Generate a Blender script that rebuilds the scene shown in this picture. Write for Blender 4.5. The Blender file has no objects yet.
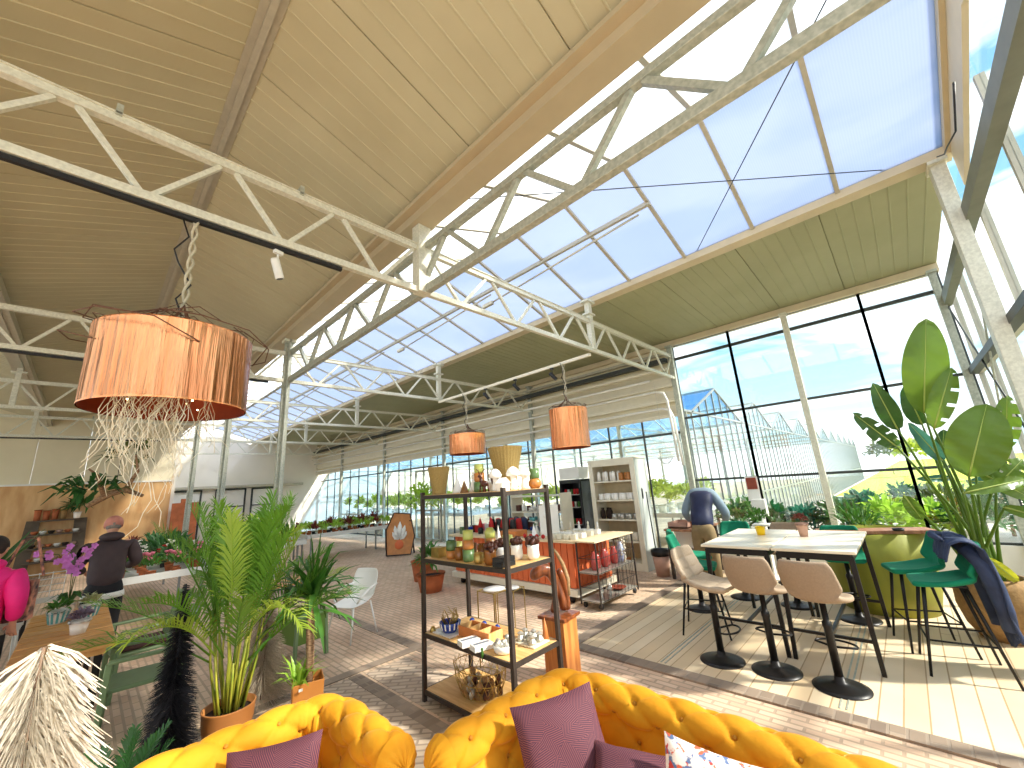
import bpy, bmesh, math, random
from math import sin, cos, pi, radians, sqrt
from mathutils import Vector, Matrix, Quaternion
random.seed(7)
SC = bpy.context.scene
COL = SC.collection
R = random.random
def U(a, b): return a + (b - a) * random.random()

# ------------------------------------------------------------------ materials
MATS = {}
def lin(c):
    return tuple(((v / 255) / 12.92 if v / 255 <= 0.04045 else ((v / 255 + 0.055) / 1.055) ** 2.4) for v in c) + (1,)
def mat(name, rgb, rough=0.6, metal=0.0, var=0.0, scale=8.0, bump=0.0, rgb2=None, stretch=(1, 1, 1), sheen=0, transl=0.0, detail=4, coat=0, bscale=None):
    """Principled material with a noise variation in colour and an optional noise bump."""
    if name in MATS: return MATS[name]
    m = bpy.data.materials.new(name); m.use_nodes = True
    nt = m.node_tree; n = nt.nodes; l = nt.links
    b = n['Principled BSDF']; out = n['Material Output']
    c1 = lin(rgb)
    b.inputs['Base Color'].default_value = c1
    b.inputs['Roughness'].default_value = rough
    b.inputs['Metallic'].default_value = metal
    if sheen:
        b.inputs['Sheen Weight'].default_value = sheen
        b.inputs['Sheen Roughness'].default_value = 0.35
    if coat: b.inputs['Coat Weight'].default_value = coat
    if var or rgb2 or bump:
        tc = n.new('ShaderNodeTexCoord'); mp = n.new('ShaderNodeMapping')
        mp.inputs['Scale'].default_value = stretch
        l.new(tc.outputs['Object'], mp.inputs['Vector'])
        nz = n.new('ShaderNodeTexNoise'); nz.inputs['Scale'].default_value = scale; nz.inputs['Detail'].default_value = detail
        l.new(mp.outputs[0], nz.inputs['Vector'])
        if var or rgb2:
            cr = n.new('ShaderNodeValToRGB')
            c2 = lin(rgb2) if rgb2 else tuple(max(0, v * (1 - var)) for v in c1[:3]) + (1,)
            cr.color_ramp.elements[0].position = 0.35; cr.color_ramp.elements[1].position = 0.65
            cr.color_ramp.elements[0].color = c2; cr.color_ramp.elements[1].color = c1
            l.new(nz.outputs['Fac'], cr.inputs['Fac']); l.new(cr.outputs['Color'], b.inputs['Base Color'])
        if bump:
            bp = n.new('ShaderNodeBump'); bp.inputs['Strength'].default_value = min(1, bump); bp.inputs['Distance'].default_value = 0.01
            src = nz
            if bscale:
                src = n.new('ShaderNodeTexNoise'); src.inputs['Scale'].default_value = bscale; l.new(mp.outputs[0], src.inputs['Vector'])
            l.new(src.outputs['Fac'], bp.inputs['Height']); l.new(bp.outputs[0], b.inputs['Normal'])
    if transl:
        tr = n.new('ShaderNodeBsdfTranslucent'); tr.inputs['Color'].default_value = tuple(min(1, v * 1.5) for v in c1[:3]) + (1,)
        mx = n.new('ShaderNodeMixShader'); mx.inputs[0].default_value = transl
        l.new(b.outputs[0], mx.inputs[1]); l.new(tr.outputs[0], mx.inputs[2]); l.new(mx.outputs[0], out.inputs['Surface'])
    MATS[name] = m; return m
def glass_mat(name, tint=(0.96, 0.98, 0.98), gloss=0.06):
    m = bpy.data.materials.new(name); m.use_nodes = True
    n = m.node_tree.nodes; l = m.node_tree.links; n.clear()
    out = n.new('ShaderNodeOutputMaterial'); t = n.new('ShaderNodeBsdfTransparent'); g = n.new('ShaderNodeBsdfGlossy')
    t.inputs[0].default_value = tint + (1,); g.inputs['Roughness'].default_value = 0.03
    g.inputs[0].default_value = (1, 1, 1, 1)
    mx = n.new('ShaderNodeMixShader'); mx.inputs[0].default_value = gloss
    l.new(t.outputs[0], mx.inputs[1]); l.new(g.outputs[0], mx.inputs[2]); l.new(mx.outputs[0], out.inputs[0])
    MATS[name] = m; return m
def poly_mat(name, tcol, dcol, transp, ribs=True):
    """Ribbed translucent polycarbonate sheet: part clear, part scattering."""
    m = bpy.data.materials.new(name); m.use_nodes = True
    n = m.node_tree.nodes; l = m.node_tree.links; n.clear()
    out = n.new('ShaderNodeOutputMaterial'); t = n.new('ShaderNodeBsdfTransparent'); d = n.new('ShaderNodeBsdfTranslucent')
    t.inputs[0].default_value = tcol + (1,)
    tc = n.new('ShaderNodeTexCoord'); wv = n.new('ShaderNodeTexWave'); wv.bands_direction = 'Y'; wv.inputs['Scale'].default_value = 14
    l.new(tc.outputs['Object'], wv.inputs['Vector'])
    nz = n.new('ShaderNodeTexNoise'); nz.inputs['Scale'].default_value = 0.9; nz.inputs['Detail'].default_value = 5
    l.new(tc.outputs['Object'], nz.inputs['Vector'])
    ad = n.new('ShaderNodeMath'); ad.operation = 'MULTIPLY_ADD'; ad.inputs[1].default_value = 0.35
    l.new(wv.outputs['Fac'], ad.inputs[0]); l.new(nz.outputs['Fac'], ad.inputs[2])
    cr = n.new('ShaderNodeValToRGB'); cr.color_ramp.elements[0].color = tuple(v * 0.9 for v in dcol) + (1,)
    cr.color_ramp.elements[1].color = dcol + (1,); cr.color_ramp.elements[0].position = 0.3
    l.new(ad.outputs[0], cr.inputs[0]); l.new(cr.outputs[0], d.inputs[0])
    mx = n.new('ShaderNodeMixShader'); mx.inputs[0].default_value = 1 - transp
    l.new(t.outputs[0], mx.inputs[1]); l.new(d.outputs[0], mx.inputs[2]); l.new(mx.outputs[0], out.inputs[0])
    MATS[name] = m; return m
def brick_mat(name, c1, c2, mortar, bw, bh, rot=0.0, off=0.5, msize=0.012, rough=0.85, bump=0.5, big=0.35):
    m = bpy.data.materials.new(name); m.use_nodes = True
    nt = m.node_tree; n = nt.nodes; l = nt.links; b = n['Principled BSDF']; b.inputs['Roughness'].default_value = rough
    tc = n.new('ShaderNodeTexCoord'); mp = n.new('ShaderNodeMapping'); mp.inputs['Rotation'].default_value = (0, 0, rot)
    l.new(tc.outputs['Object'], mp.inputs['Vector'])
    br = n.new('ShaderNodeTexBrick'); br.inputs['Scale'].default_value = 1
    br.inputs['Brick Width'].default_value = bw; br.inputs['Row Height'].default_value = bh; br.offset = off
    br.inputs['Mortar Size'].default_value = msize; br.inputs['Mortar Smooth'].default_value = 0.3
    br.inputs['Color1'].default_value = lin(c1); br.inputs['Color2'].default_value = lin(c2); br.inputs['Mortar'].default_value = lin(mortar)
    l.new(mp.outputs[0], br.inputs['Vector'])
    nz = n.new('ShaderNodeTexNoise'); nz.inputs['Scale'].default_value = 1.3; nz.inputs['Detail'].default_value = 6
    l.new(mp.outputs[0], nz.inputs['Vector'])
    cr = n.new('ShaderNodeValToRGB'); cr.color_ramp.elements[0].position = 0.3; cr.color_ramp.elements[1].position = 0.7
    cr.color_ramp.elements[0].color = (1 - big, 1 - big, 1 - big * 1.05, 1); cr.color_ramp.elements[1].color = (1, 1, 1, 1)
    l.new(nz.outputs['Fac'], cr.inputs[0])
    mu = n.new('ShaderNodeMix'); mu.data_type = 'RGBA'; mu.blend_type = 'MULTIPLY'; mu.inputs[0].default_value = 1
    l.new(br.outputs['Color'], mu.inputs[6]); l.new(cr.outputs[0], mu.inputs[7]); l.new(mu.outputs[2], b.inputs['Base Color'])
    bp = n.new('ShaderNodeBump'); bp.inputs['Strength'].default_value = bump; bp.inputs['Distance'].default_value = 0.004; bp.invert = True
    l.new(br.outputs['Fac'], bp.inputs['Height']); l.new(bp.outputs[0], b.inputs['Normal'])
    MATS[name] = m; return m
def wood_mat(name, c1, c2, stretch=(1, 12, 12), scale=3.0, rough=0.55, bump=0.15, coat=0):
    return mat(name, c1, rough, 0, 0, scale, bump, c2, stretch, detail=8, coat=coat)

# ------------------------------------------------------------------ mesh builder
class MB:
    def __init__(s): s.v = []; s.f = []; s.sm = []
    def add(s, vs, fs, smooth=False, M=None):
        o = len(s.v)
        for p in vs: s.v.append(tuple(M @ Vector(p)) if M else tuple(p))
        for f in fs: s.f.append(tuple(i + o for i in f)); s.sm.append(smooth)
        return s
    def box(s, c, d, M=None, rz=0):
        x, y, z = d[0] / 2, d[1] / 2, d[2] / 2
        if rz: M = (M or Matrix()) @ Matrix.Translation(c) @ Matrix.Rotation(rz, 4, 'Z'); c = (0, 0, 0)
        vs = [(c[0] + a * x, c[1] + b * y, c[2] + e * z) for e in (-1, 1) for a, b in ((-1, -1), (1, -1), (1, 1), (-1, 1))]
        return s.add(vs, [(3, 2, 1, 0), (4, 5, 6, 7), (0, 1, 5, 4), (1, 2, 6, 5), (2, 3, 7, 6), (3, 0, 4, 7)], False, M)
    def bar(s, p, q, w=0.04, h=None, up=(0, 0, 1), w2=None):
        """rectangular bar from p to q, w wide and h high"""
        h = h or w; p = Vector(p); q = Vector(q); d = (q - p).normalized(); u = Vector(up)
        if abs(d.dot(u)) > 0.98: u = Vector((0, 1, 0)) if abs(d.y) < .9 else Vector((1, 0, 0))
        a = d.cross(u).normalized(); b = a.cross(d).normalized(); k = (w2 or w) / w
        vs = []
        for pt, t in ((p, 1), (q, k)):
            for i, j in ((-1, -1), (1, -1), (1, 1), (-1, 1)): vs.append(pt + a * (w / 2 * i * t) + b * (h / 2 * j * t))
        return s.add(vs, [(3, 2, 1, 0), (4, 5, 6, 7), (0, 1, 5, 4), (1, 2, 6, 5), (2, 3, 7, 6), (3, 0, 4, 7)])
    def tube(s, pts, r, n=8, cap=True, smooth=True):
        pts = [Vector(p) for p in pts]; rs = r if isinstance(r, (list, tuple)) else [r] * len(pts)
        rings = []; prev = None
        for i, p in enumerate(pts):
            d = (pts[min(i + 1, len(pts) - 1)] - pts[max(i - 1, 0)])
            d = d.normalized() if d.length > 1e-9 else Vector((0, 0, 1))
            if prev is None:
                a = d.cross(Vector((0, 0, 1)) if abs(d.z) < .9 else Vector((1, 0, 0))).normalized()
            else:
                a = (prev - d * prev.dot(d)); a = a.normalized() if a.length > 1e-6 else d.orthogonal().normalized()
            prev = a; b = d.cross(a)
            rings.append([p + (a * cos(2 * pi * k / n) + b * sin(2 * pi * k / n)) * rs[i] for k in range(n)])
        vs = [v for rg in rings for v in rg]; fs = []
        for i in range(len(pts) - 1):
            for k in range(n): fs.append((i * n + k, i * n + (k + 1) % n, (i + 1) * n + (k + 1) % n, (i + 1) * n + k))
        if cap: fs.append(tuple(range(n))[::-1]); fs.append(tuple(range((len(pts) - 1) * n, len(pts) * n)))
        return s.add(vs, fs, smooth)
    def lathe(s, prof, c=(0, 0, 0), n=20, smooth=True, M=None, sx=1, sy=1, cap=True):
        vs = []; fs = []
        for r, z in prof:
            for k in range(n): vs.append((c[0] + r * sx * cos(2 * pi * k / n), c[1] + r * sy * sin(2 * pi * k / n), c[2] + z))
        for i in range(len(prof) - 1):
            for k in range(n): fs.append((i * n + k, i * n + (k + 1) % n, (i + 1) * n + (k + 1) % n, (i + 1) * n + k))
        if cap:
            if prof[0][0] > 1e-4: fs.append(tuple(range(n))[::-1])
            if prof[-1][0] > 1e-4: fs.append(tuple(range((len(prof) - 1) * n, len(prof) * n)))
        return s.add(vs, fs, smooth, M)
    def ball(s, c, r, n=12, m=8, M=None, j=0):
        rr = r if isinstance(r, (tuple, list)) else (r, r, r)
        vs = []; fs = []
        for i in range(m + 1):
            t = pi * i / m
            for k in range(n):
                q = 1 + (U(-j, j) if 0 < i < m else 0)
                vs.append((c[0] + rr[0] * q * sin(t) * cos(2 * pi * k / n), c[1] + rr[1] * q * sin(t) * sin(2 * pi * k / n), c[2] - rr[2] * q * cos(t)))
        for i in range(m):
            for k in range(n): fs.append((i * n + k, i * n + (k + 1) % n, (i + 1) * n + (k + 1) % n, (i + 1) * n + k))
        return s.add(vs, fs, True, M)
    def grid(s, fn, nu, nv, smooth=True, wrap_u=False):
        vs = [fn(i / (nu if wrap_u else nu - 1), j / (nv - 1)) for j in range(nv) for i in range(nu)]
        fs = []
        for j in range(nv - 1):
            for i in range(nu if wrap_u else nu - 1):
                i2 = (i + 1) % nu; fs.append((j * nu + i, j * nu + i2, (j + 1) * nu + i2, (j + 1) * nu + i))
        return s.add(vs, fs, smooth)
    def prism(s, poly, z0, z1):
        n = len(poly); vs = [(x, y, z0) for x, y in poly] + [(x, y, z1) for x, y in poly]
        fs = [tuple(range(n))[::-1], tuple(range(n, 2 * n))] + [(i, (i + 1) % n, n + (i + 1) % n, n + i) for i in range(n)]
        return s.add(vs, fs)
    def strip(s, pts, ws, nrm=(0, 0, 1), fold=0.0, smooth=True):
        """flat or folded blade along pts with widths ws (three points across)"""
        vs = []; n = len(pts); pts = [Vector(p) for p in pts]
        N = Vector(nrm)
        for i, p in enumerate(pts):
            d = (pts[min(i + 1, n - 1)] - pts[max(i - 1, 0)]); d = d.normalized() if d.length > 1e-9 else Vector((1, 0, 0))
            a = d.cross(N); a = a.normalized() if a.length > 1e-5 else d.orthogonal().normalized(); b = a.cross(d)
            w = ws[i] / 2
            vs += [p - a * w + b * (fold * w), p, p + a * w + b * (fold * w)]
        fs = []
        for i in range(n - 1):
            k = 3 * i; fs += [(k, k + 1, k + 4, k + 3), (k + 1, k + 2, k + 5, k + 4)]
        return s.add(vs, fs, smooth)

def obj(name, mb, m, parent=None, kind=None, bevel=0, solid=0, sub=0, smooth=False, segs=2, label=None, bang=30):
    me = bpy.data.meshes.new(name)
    me.from_pydata([tuple(v) for v in mb.v], [], mb.f)
    me.polygons.foreach_set('use_smooth', [True] * len(mb.f) if smooth else mb.sm)
    me.materials.append(MATS[m] if isinstance(m, str) else m)
    me.update()
    o = bpy.data.objects.new(name, me); COL.objects.link(o)
    if parent is not None: o.parent = parent
    if solid:
        k = o.modifiers.new('solid', 'SOLIDIFY'); k.thickness = solid; k.offset = 0
    if bevel:
        k = o.modifiers.new('bevel', 'BEVEL'); k.width = bevel; k.segments = segs; k.limit_method = 'ANGLE'; k.angle_limit = radians(bang)
    if sub:
        k = o.modifiers.new('sub', 'SUBSURF'); k.levels = sub; k.render_levels = sub
    if kind: o['kind'] = kind
    if label: o['label'] = label
    return o
def thing(name, label, cat, loc=(0, 0, 0), rz=0, group=None):
    o = bpy.data.objects.new(name, None); COL.objects.link(o)
    o.empty_display_size = 0.1
    o.location = loc; o.rotation_euler = (0, 0, rz); o['label'] = label; o['category'] = cat
    if group: o['group'] = group
    return o
def tag(o, label, cat, group=None, kind=None):
    o['label'] = label; o['category'] = cat
    if group: o['group'] = group
    if kind: o['kind'] = kind
    return o
def solo(name, mb, m, label, cat, loc=(0, 0, 0), rz=0, group=None, kind=None, **k):
    o = obj(name, mb, m, **k); o.location = loc; o.rotation_euler = (0, 0, rz)
    return tag(o, label, cat, group, kind)
def struct(name, mb, m, parent=None, **k):
    return obj(name, mb, m, parent, kind='structure', **k)
def dup(root, loc, rz=0, label=None, group=None, scale=None):
    def cp(o, par):
        c = o.copy(); COL.objects.link(c)
        if par is not None: c.parent = par
        for ch in [x for x in bpy.data.objects if x.parent == o]: kids.append((ch, c))
        return c
    kids = []; r = cp(root, None); r.location = loc; r.rotation_euler = (0, 0, rz)
    while kids:
        ch, par = kids.pop(0); cp(ch, par)
    if label: r['label'] = label
    if group: r['group'] = group
    if scale: r.scale = scale
    return r
CAMP = Vector((0, 0, 1.85))

# palette
mat('steel', (188, 190, 176), 0.45, 0.2, 0, 30, 0.1, (160, 164, 150))
mat('steel_light', (228, 226, 208), 0.5, 0.1, 0, 40, 0.0, (208, 206, 188))
mat('alu', (196, 190, 172), 0.45, 0.3, 0.1, 12)
mat('alu_dark', (70, 74, 72), 0.5, 0.4, 0.15, 12)
mat('beam_cream', (214, 198, 164), 0.5, 0, 0.08, 5)
mat('black', (22, 22, 24), 0.45, 0, 0.2, 20)
mat('black_metal', (38, 36, 36), 0.4, 0.5, 0.2, 20)
mat('shelf_metal', (72, 62, 56), 0.5, 0.5, 0.2, 20)
mat('roof_panel', (192, 184, 152), 0.6, 0, 0, 1.2, 0, (184, 175, 143))
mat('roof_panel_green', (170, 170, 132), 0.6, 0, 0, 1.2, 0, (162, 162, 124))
mat('white_paint', (240, 238, 230), 0.5, 0, 0.05, 6)
mat('cream_paint', (236, 228, 205), 0.5, 0, 0.06, 6)
mat('wall_cream', (238, 228, 198), 0.7, 0, 0, 0.8, 0, (228, 216, 184))
mat('wall_white', (240, 234, 220), 0.7, 0, 0.05, 1.0)
wood_mat('osb', (226, 184, 128), (204, 154, 98), (1, 1, 0.25), 5)
glass_mat('glass'); glass_mat('glass_far', (0.93, 0.97, 0.98), 0.08)
# ------------------------------------------------------------------ the building
mat('beam_tan', (192, 176, 144), .5, 0, .06, 5)
mat('beam_dark', (120, 122, 104), .5, .1, .15, 6)
XG, XV, XW = 2.3, 5.9, 9.25          # girder line, right gutter line, glazed side wall
YE, YF = -1.06, 25.0                 # glazed end wall, far end wall
TY = [3.45, 7.95, 12.45, 16.95, 21.45]
ZB, ZT = 4.0, 4.52                   # truss chords

brick_mat('brick_floor', (230, 200, 170), (214, 180, 150), (190, 164, 138), 0.21, 0.07, rot=pi / 2, big=0.2)
brick_mat('brick_dark', (176, 154, 132), (134, 116, 100), (160, 142, 124), 0.2, 0.1, rot=0, big=0.3, msize=0.01)
brick_mat('brick_grey', (212, 190, 166), (190, 166, 142), (164, 144, 126), 0.2, 0.07, rot=radians(45), big=0.2)
brick_mat('deck_wood', (243, 222, 188), (226, 198, 158), (190, 158, 118), 4.0, 0.14, rot=0, off=0.37, msize=0.006, rough=0.6, bump=0.3, big=0.16)

b = MB().box((0.2, 11.9, -0.1), (18.1, 26.2, 0.2)); struct('floor', b, 'brick_floor')
b = MB().box(((4.2 + 9.2) / 2, (-1.0 + 3.15) / 2, 0.006), (5.0, 4.15, 0.012)); struct('floor_deck', b, 'deck_wood')
trim_n = [0]
def trim(mb, m, **k):
    trim_n[0] += 1; return struct('trim_%d' % trim_n[0], mb, m, **k)
trim(MB().box((4.13, 1.05, 0.008), (0.16, 4.2, 0.016)), 'brick_dark')
trim(MB().box((5.9, 3.24, 0.008), (3.6, 0.16, 0.016)), 'brick_dark')
trim(MB().box((3.05, 7.8, 0.003), (0.15, 6.5, 0.006)), 'brick_dark')
trim(MB().box((2.0, 4.75, 0.0045), (3.6, 0.13, 0.009)), 'brick_dark')
trim(MB().box((2.2, 3.4, 0.0035), (0.13, 2.5, 0.007)), 'brick_dark')
trim(MB().box((1.2, 3.5, 0.002), (1.9, 2.3, 0.004)), 'brick_grey')
trim(MB().box((2.55, 3.3, 0.0015), (0.5, 2.6, 0.003)), 'brick_grey')
for y in (2.19, 0.76):
    g = MB()
    for d in (-0.022, 0.022): g.box((6.7, y + d, 0.0135), (4.9, 0.012, 0.006))
    trim(g, 'steel')

# ribbed roof panels: cross section along Y swept between two (x,z) edges
def ribbed(y0, y1, a, b_, rib=0.17, seam=1.1, th=0.06, dep=0.007):
    m = MB(); prof = []
    y = y0; k = 0; nxt = y0 + seam
    while y < y1 - 1e-6:
        e = min(y + rib, y1)
        if y + rib >= nxt:
            prof += [(y, 0), (e - 0.014, 0), (e - 0.013, 0.02), (e - 0.003, 0.02), (e, 0)]; nxt += seam
        else:
            prof += [(y, 0), (e - 0.022, 0), (e - 0.017, -dep), (e - 0.006, -dep), (e, 0)]
        y = e
    dx, dz = b_[0] - a[0], b_[1] - a[1]; L = sqrt(dx * dx + dz * dz); nx, nz = -dz / L, dx / L
    if nz < 0: nx, nz = -nx, -nz
    vs = []; n = len(prof)
    for (px, pz) in (a, b_):
        for (yy, d) in prof: vs.append((px + nx * d, yy, pz + nz * d))
    for (px, pz) in (a, b_):
        vs.append((px + nx * th, y0, pz + nz * th)); vs.append((px + nx * th, y1, pz + nz * th))
    fs = [(i, i + 1, n + i + 1, n + i) for i in range(n - 1)]
    fs += [(2 * n, 2 * n + 1, 2 * n + 3, 2 * n + 2)]
    return m.add(vs, fs)
YR = 20.6
struct('ceiling', ribbed(YE, YF, (0.5, 5.57), (2.3, 4.93)), 'roof_panel')
struct('ceiling', ribbed(YE, YF, (0.5, 5.57), (-1.3, 4.93)), 'roof_panel')
struct('ceiling', ribbed(YE, YF, (-3.1, 5.57), (-1.3, 4.93)), 'roof_panel')
struct('ceiling', ribbed(YE, YF, (-3.1, 5.57), (-4.9, 4.93)), 'roof_panel')
struct('ceiling', ribbed(YE, YF, (5.98, 5.06), (9.42, 4.90)), 'roof_panel_green')
# ridge caps, gutters and edge beams, all running along Y
Ym, Yl = (YE + YF) / 2, YF - YE
trim(MB().box((0.5, Ym, 5.55), (0.16, Yl, 0.035)).box((0.5, Ym, 5.525), (0.05, Yl, 0.05)), 'alu')
trim(MB().box((-3.1, Ym, 5.55), (0.16, Yl, 0.035)), 'alu')
trim(MB().box((2.28, Ym, 4.87), (0.24, Yl, 0.13)).box((2.12, Ym, 4.93), (0.1, Yl, 0.05)).box((2.385, Ym, 4.95), (0.03, Yl, 0.1)), 'beam_tan')
trim(MB().box((-1.3, Ym, 4.87), (0.26, Yl, 0.13)).box((-1.3, Ym, 4.8), (0.1, Yl, 0.03)), 'alu')
trim(MB().box((-4.9, Ym, 4.87), (0.26, Yl, 0.13)), 'alu')
trim(MB().box((5.96, Ym, 5.0), (0.2, Yl, 0.13)).box((5.85, Ym, 4.97), (0.03, Yl, 0.1)), 'beam_cream')
trim(MB().box((9.27, Ym, 4.84), (0.22, Yl, 0.12)), 'beam_cream')

# skylight between the gutters: clear glass on the near slope, ribbed polycarbonate on the far slope
poly_mat('polycarbonate', (0.70, 0.75, 0.86), (0.38, 0.42, 0.51), 0.36)
poly_mat('opal', (1.0, 1.0, 1.0), (1.0, 1.0, 1.0), 0.55)
RX, RZ = 4.1, 5.62
def slope_z(x):
    return 5.0 + (RZ - 5.0) * (x - 2.4) / (RX - 2.4) if x < RX else 5.02 + (RZ - 5.02) * (5.86 - x) / (5.86 - RX)
win_n = [0]
def window(label=None):
    win_n[0] += 1
    o = bpy.data.objects.new('window_%d' % win_n[0], None); COL.objects.link(o); o['kind'] = 'structure'
    return o
bars = [-1.03 + 0.92 * k for k in range(29)]
for side in (0, 1):
    w = window(); x0, x1 = ((2.4, RX) if side == 0 else (RX, 5.86))
    p = MB()
    for k in range(28):
        ya, yb = bars[k] + 0.022, bars[k + 1] - 0.022
        za, zb = slope_z(x0), slope_z(x1)
        vs = [(x0, ya, za), (x1, ya, zb), (x1, yb, zb), (x0, yb, za)]
        vs += [(x, y, z + 0.012) for x, y, z in vs]
        p.add(vs, [(3, 2, 1, 0), (4, 5, 6, 7), (0, 1, 5, 4), (1, 2, 6, 5), (2, 3, 7, 6), (3, 0, 4, 7)])
    obj('pane', p, 'opal' if side == 0 else 'polycarbonate', w, kind='structure')
    f = MB()
    for y in bars:
        f.bar((x0, y, slope_z(x0) - 0.01), (x1, y, slope_z(x1) - 0.01), 0.045, 0.05)
    obj('glazing_bars', f, 'alu' , w, kind='structure')
trim(MB().box((RX, Ym, RZ + 0.01), (0.1, Yl, 0.06)), 'alu')
trim(MB().bar((4.72, 1.7, slope_z(4.72) - 0.03), (4.72, YF, slope_z(4.72) - 0.03), 0.05, 0.06), 'alu')
# vent opening rods under the skylight
for k, y0 in enumerate((2.2, 5.2, 9.2, 13.2)):
    t = thing('vent_rod', ['vent opening rod pair under the skylight, nearest the long girder', 'vent opening rods under the skylight behind the first crossing truss',
                           'vent opening rods under the skylight beside the second crossing truss', 'vent opening rods under the skylight near the far end'][k], 'vent rod')
    for d in (0, 0.09):
        obj('rod', MB().tube([(4.6, y0 + 2.6, slope_z(4.6) - 0.42), (4.78, y0 - 0.3 + d, slope_z(4.78) - 0.06)], 0.014, 6), 'alu', t)
    obj('hinge', MB().box((4.6, y0 + 2.6, slope_z(4.6) - 0.42), (0.06, 0.25, 0.06)), 'alu', t)
# cross bracing wires
for k, (a, b_) in enumerate([((2.45, 3.0, 5.0), (5.85, -0.55, 5.04)), ((2.45, -0.8, 5.0), (5.85, 1.55, 5.04))]):
    solo('bracing_wire', MB().tube([a, b_], 0.006, 5), 'alu_dark', ['thin steel bracing wire slanting down to the gutter near the glazed corner', 'thin steel bracing wire crossing the second skylight pane'][k], 'wire')

# ------------------------------------------------------------------ lattice trusses along X, girder along Y
def warren(t, p, q, zb, zt, period, cw=0.06, dw=0.035, mat_='steel_light', start=0.5, hook=True):
    """bottom chord and top chord from p to q (horizontal), W shaped diagonals"""
    p = Vector((p[0], p[1], 0)); q = Vector((q[0], q[1], 0)); d = (q - p); L = d.length; d.normalize()
    at = lambda s_, z: (p.x + d.x * s_, p.y + d.y * s_, z)
    up = (0, 0, 1)
    obj('bottom_chord', MB().bar(at(0, zb), at(L, zb), cw, cw * 1.1), mat_, t, bevel=0.004)
    obj('top_chord', MB().bar(at(0, zt), at(L, zt), cw, cw).bar(at(0, zt + cw * .55), at(L, zt + cw * .55), cw * 1.5, 0.01), mat_, t)
    n = max(1, int(L / period)); per = L / n
    for k in range(n):
        s0 = k * per
        for a, c in ((s0 + 0.06 * per, s0 + .46 * per), (s0 + .94 * per, s0 + .54 * per)):
            obj('diagonal', MB().bar(at(a, zt - cw / 2), at(c, zb + cw / 2), dw, dw), mat_, t)
for i, y in enumerate(TY):
    where = ['nearest crossing', 'second crossing', 'third crossing', 'fourth crossing', 'fifth crossing'][i]
    t = thing('roof_truss', 'pale steel lattice truss from the girder line to the glazed side wall, %s' % where, 'roof truss', (0, 0, 0))
    warren(t, (2.36, y), (9.2, y), ZB, ZT, 0.86)
    obj('gutter_post', MB().box((5.75, y, (ZB + 4.95) / 2), (0.09, 0.09, 0.95)).box((5.75, y, 4.66), (0.2, 0.14, 0.03)).box((5.75, y, 4.9), (0.24, 0.16, 0.04)), 'steel_light', t)
    t = thing('roof_truss', 'pale steel lattice truss under the solid cream roof, %s' % where, 'roof truss', (0, 0, 0))
    warren(t, (-6.7, y), (2.24, y), ZB, ZT, 0.83)
    obj('gutter_post', MB().box((-1.3, y, (ZB + 4.8) / 2), (0.08, 0.08, 0.82)).box((-1.3, y, 4.7), (0.22, 0.14, 0.03)), 'steel_light', t)
    if i in (0, 3):
        obj('light_track', MB().box((-2.2, y, ZB - 0.06), (7.2, 0.035, 0.035)), 'black', t, label='black light track fixed under the truss')
    if i == 1:
        obj('light_track', MB().box((0.2, y, ZB - 0.06), (3.6, 0.035, 0.035)), 'black', t, label='black light track fixed under the truss')
    # clamps on the top chord
    for x in (-0.2, 1.0): obj('clamp', MB().box((x, y, ZT + 0.06), (0.035, 0.09, 0.09)), 'steel', t)
g = thing('lattice_girder', 'heavy steel lattice girder along the edge of the skylight', 'girder')
obj('bottom_chord', MB().bar((2.34, YE, 4.02), (2.34, 7.95, 4.02), 0.075, 0.09), 'steel', g, bevel=0.006)
obj('top_chord', MB().bar((2.34, YE, 4.56), (2.34, 7.95, 4.56), 0.075, 0.07), 'steel', g, bevel=0.006)
for k in range(8):
    y = 0.79 + 1.12 * (k - 1)
    for s_ in (-1, 1):
        if YE < y + s_ * .5 < 7.9: obj('diagonal', MB().bar((2.34, y + s_ * 0.05, 4.53), (2.34, y + s_ * 0.5, 4.06), 0.05, 0.05), 'steel', g)
obj('truss_bracket', MB().box((2.3, 3.45, 4.4), (0.16, 0.13, 0.86)).box((2.3, 3.45, 4.84), (0.26, 0.2, 0.03)), 'steel_light', g)
for i, y in enumerate(TY[1:]):
    t = thing('steel_column', ['galvanised steel column carrying the end of the long girder', 'galvanised column behind the palm, second along the skylight edge',
                               'galvanised column beside the flower tables, third along the skylight edge', 'galvanised column nearest the far wall, fourth along the skylight edge'][i], 'column', (2.3, y, 0))
    obj('shaft', MB().box((0, 0, 2.43), (0.13 if i == 0 else .16, 0.04, 4.86)).box((0, -0.05, 2.43), (0.04, 0.1, 4.86)).box((0, 0.05, 2.43), (0.12, 0.04, 4.8)), 'steel', t, bevel=0.006)
    obj('foot_plate', MB().box((0, 0, 0.01), (0.28, 0.28, 0.02)), 'steel', t)
    obj('bracket', MB().box((0, 0, 4.78), (0.2, 0.2, 0.05)), 'steel_light', t)

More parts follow.
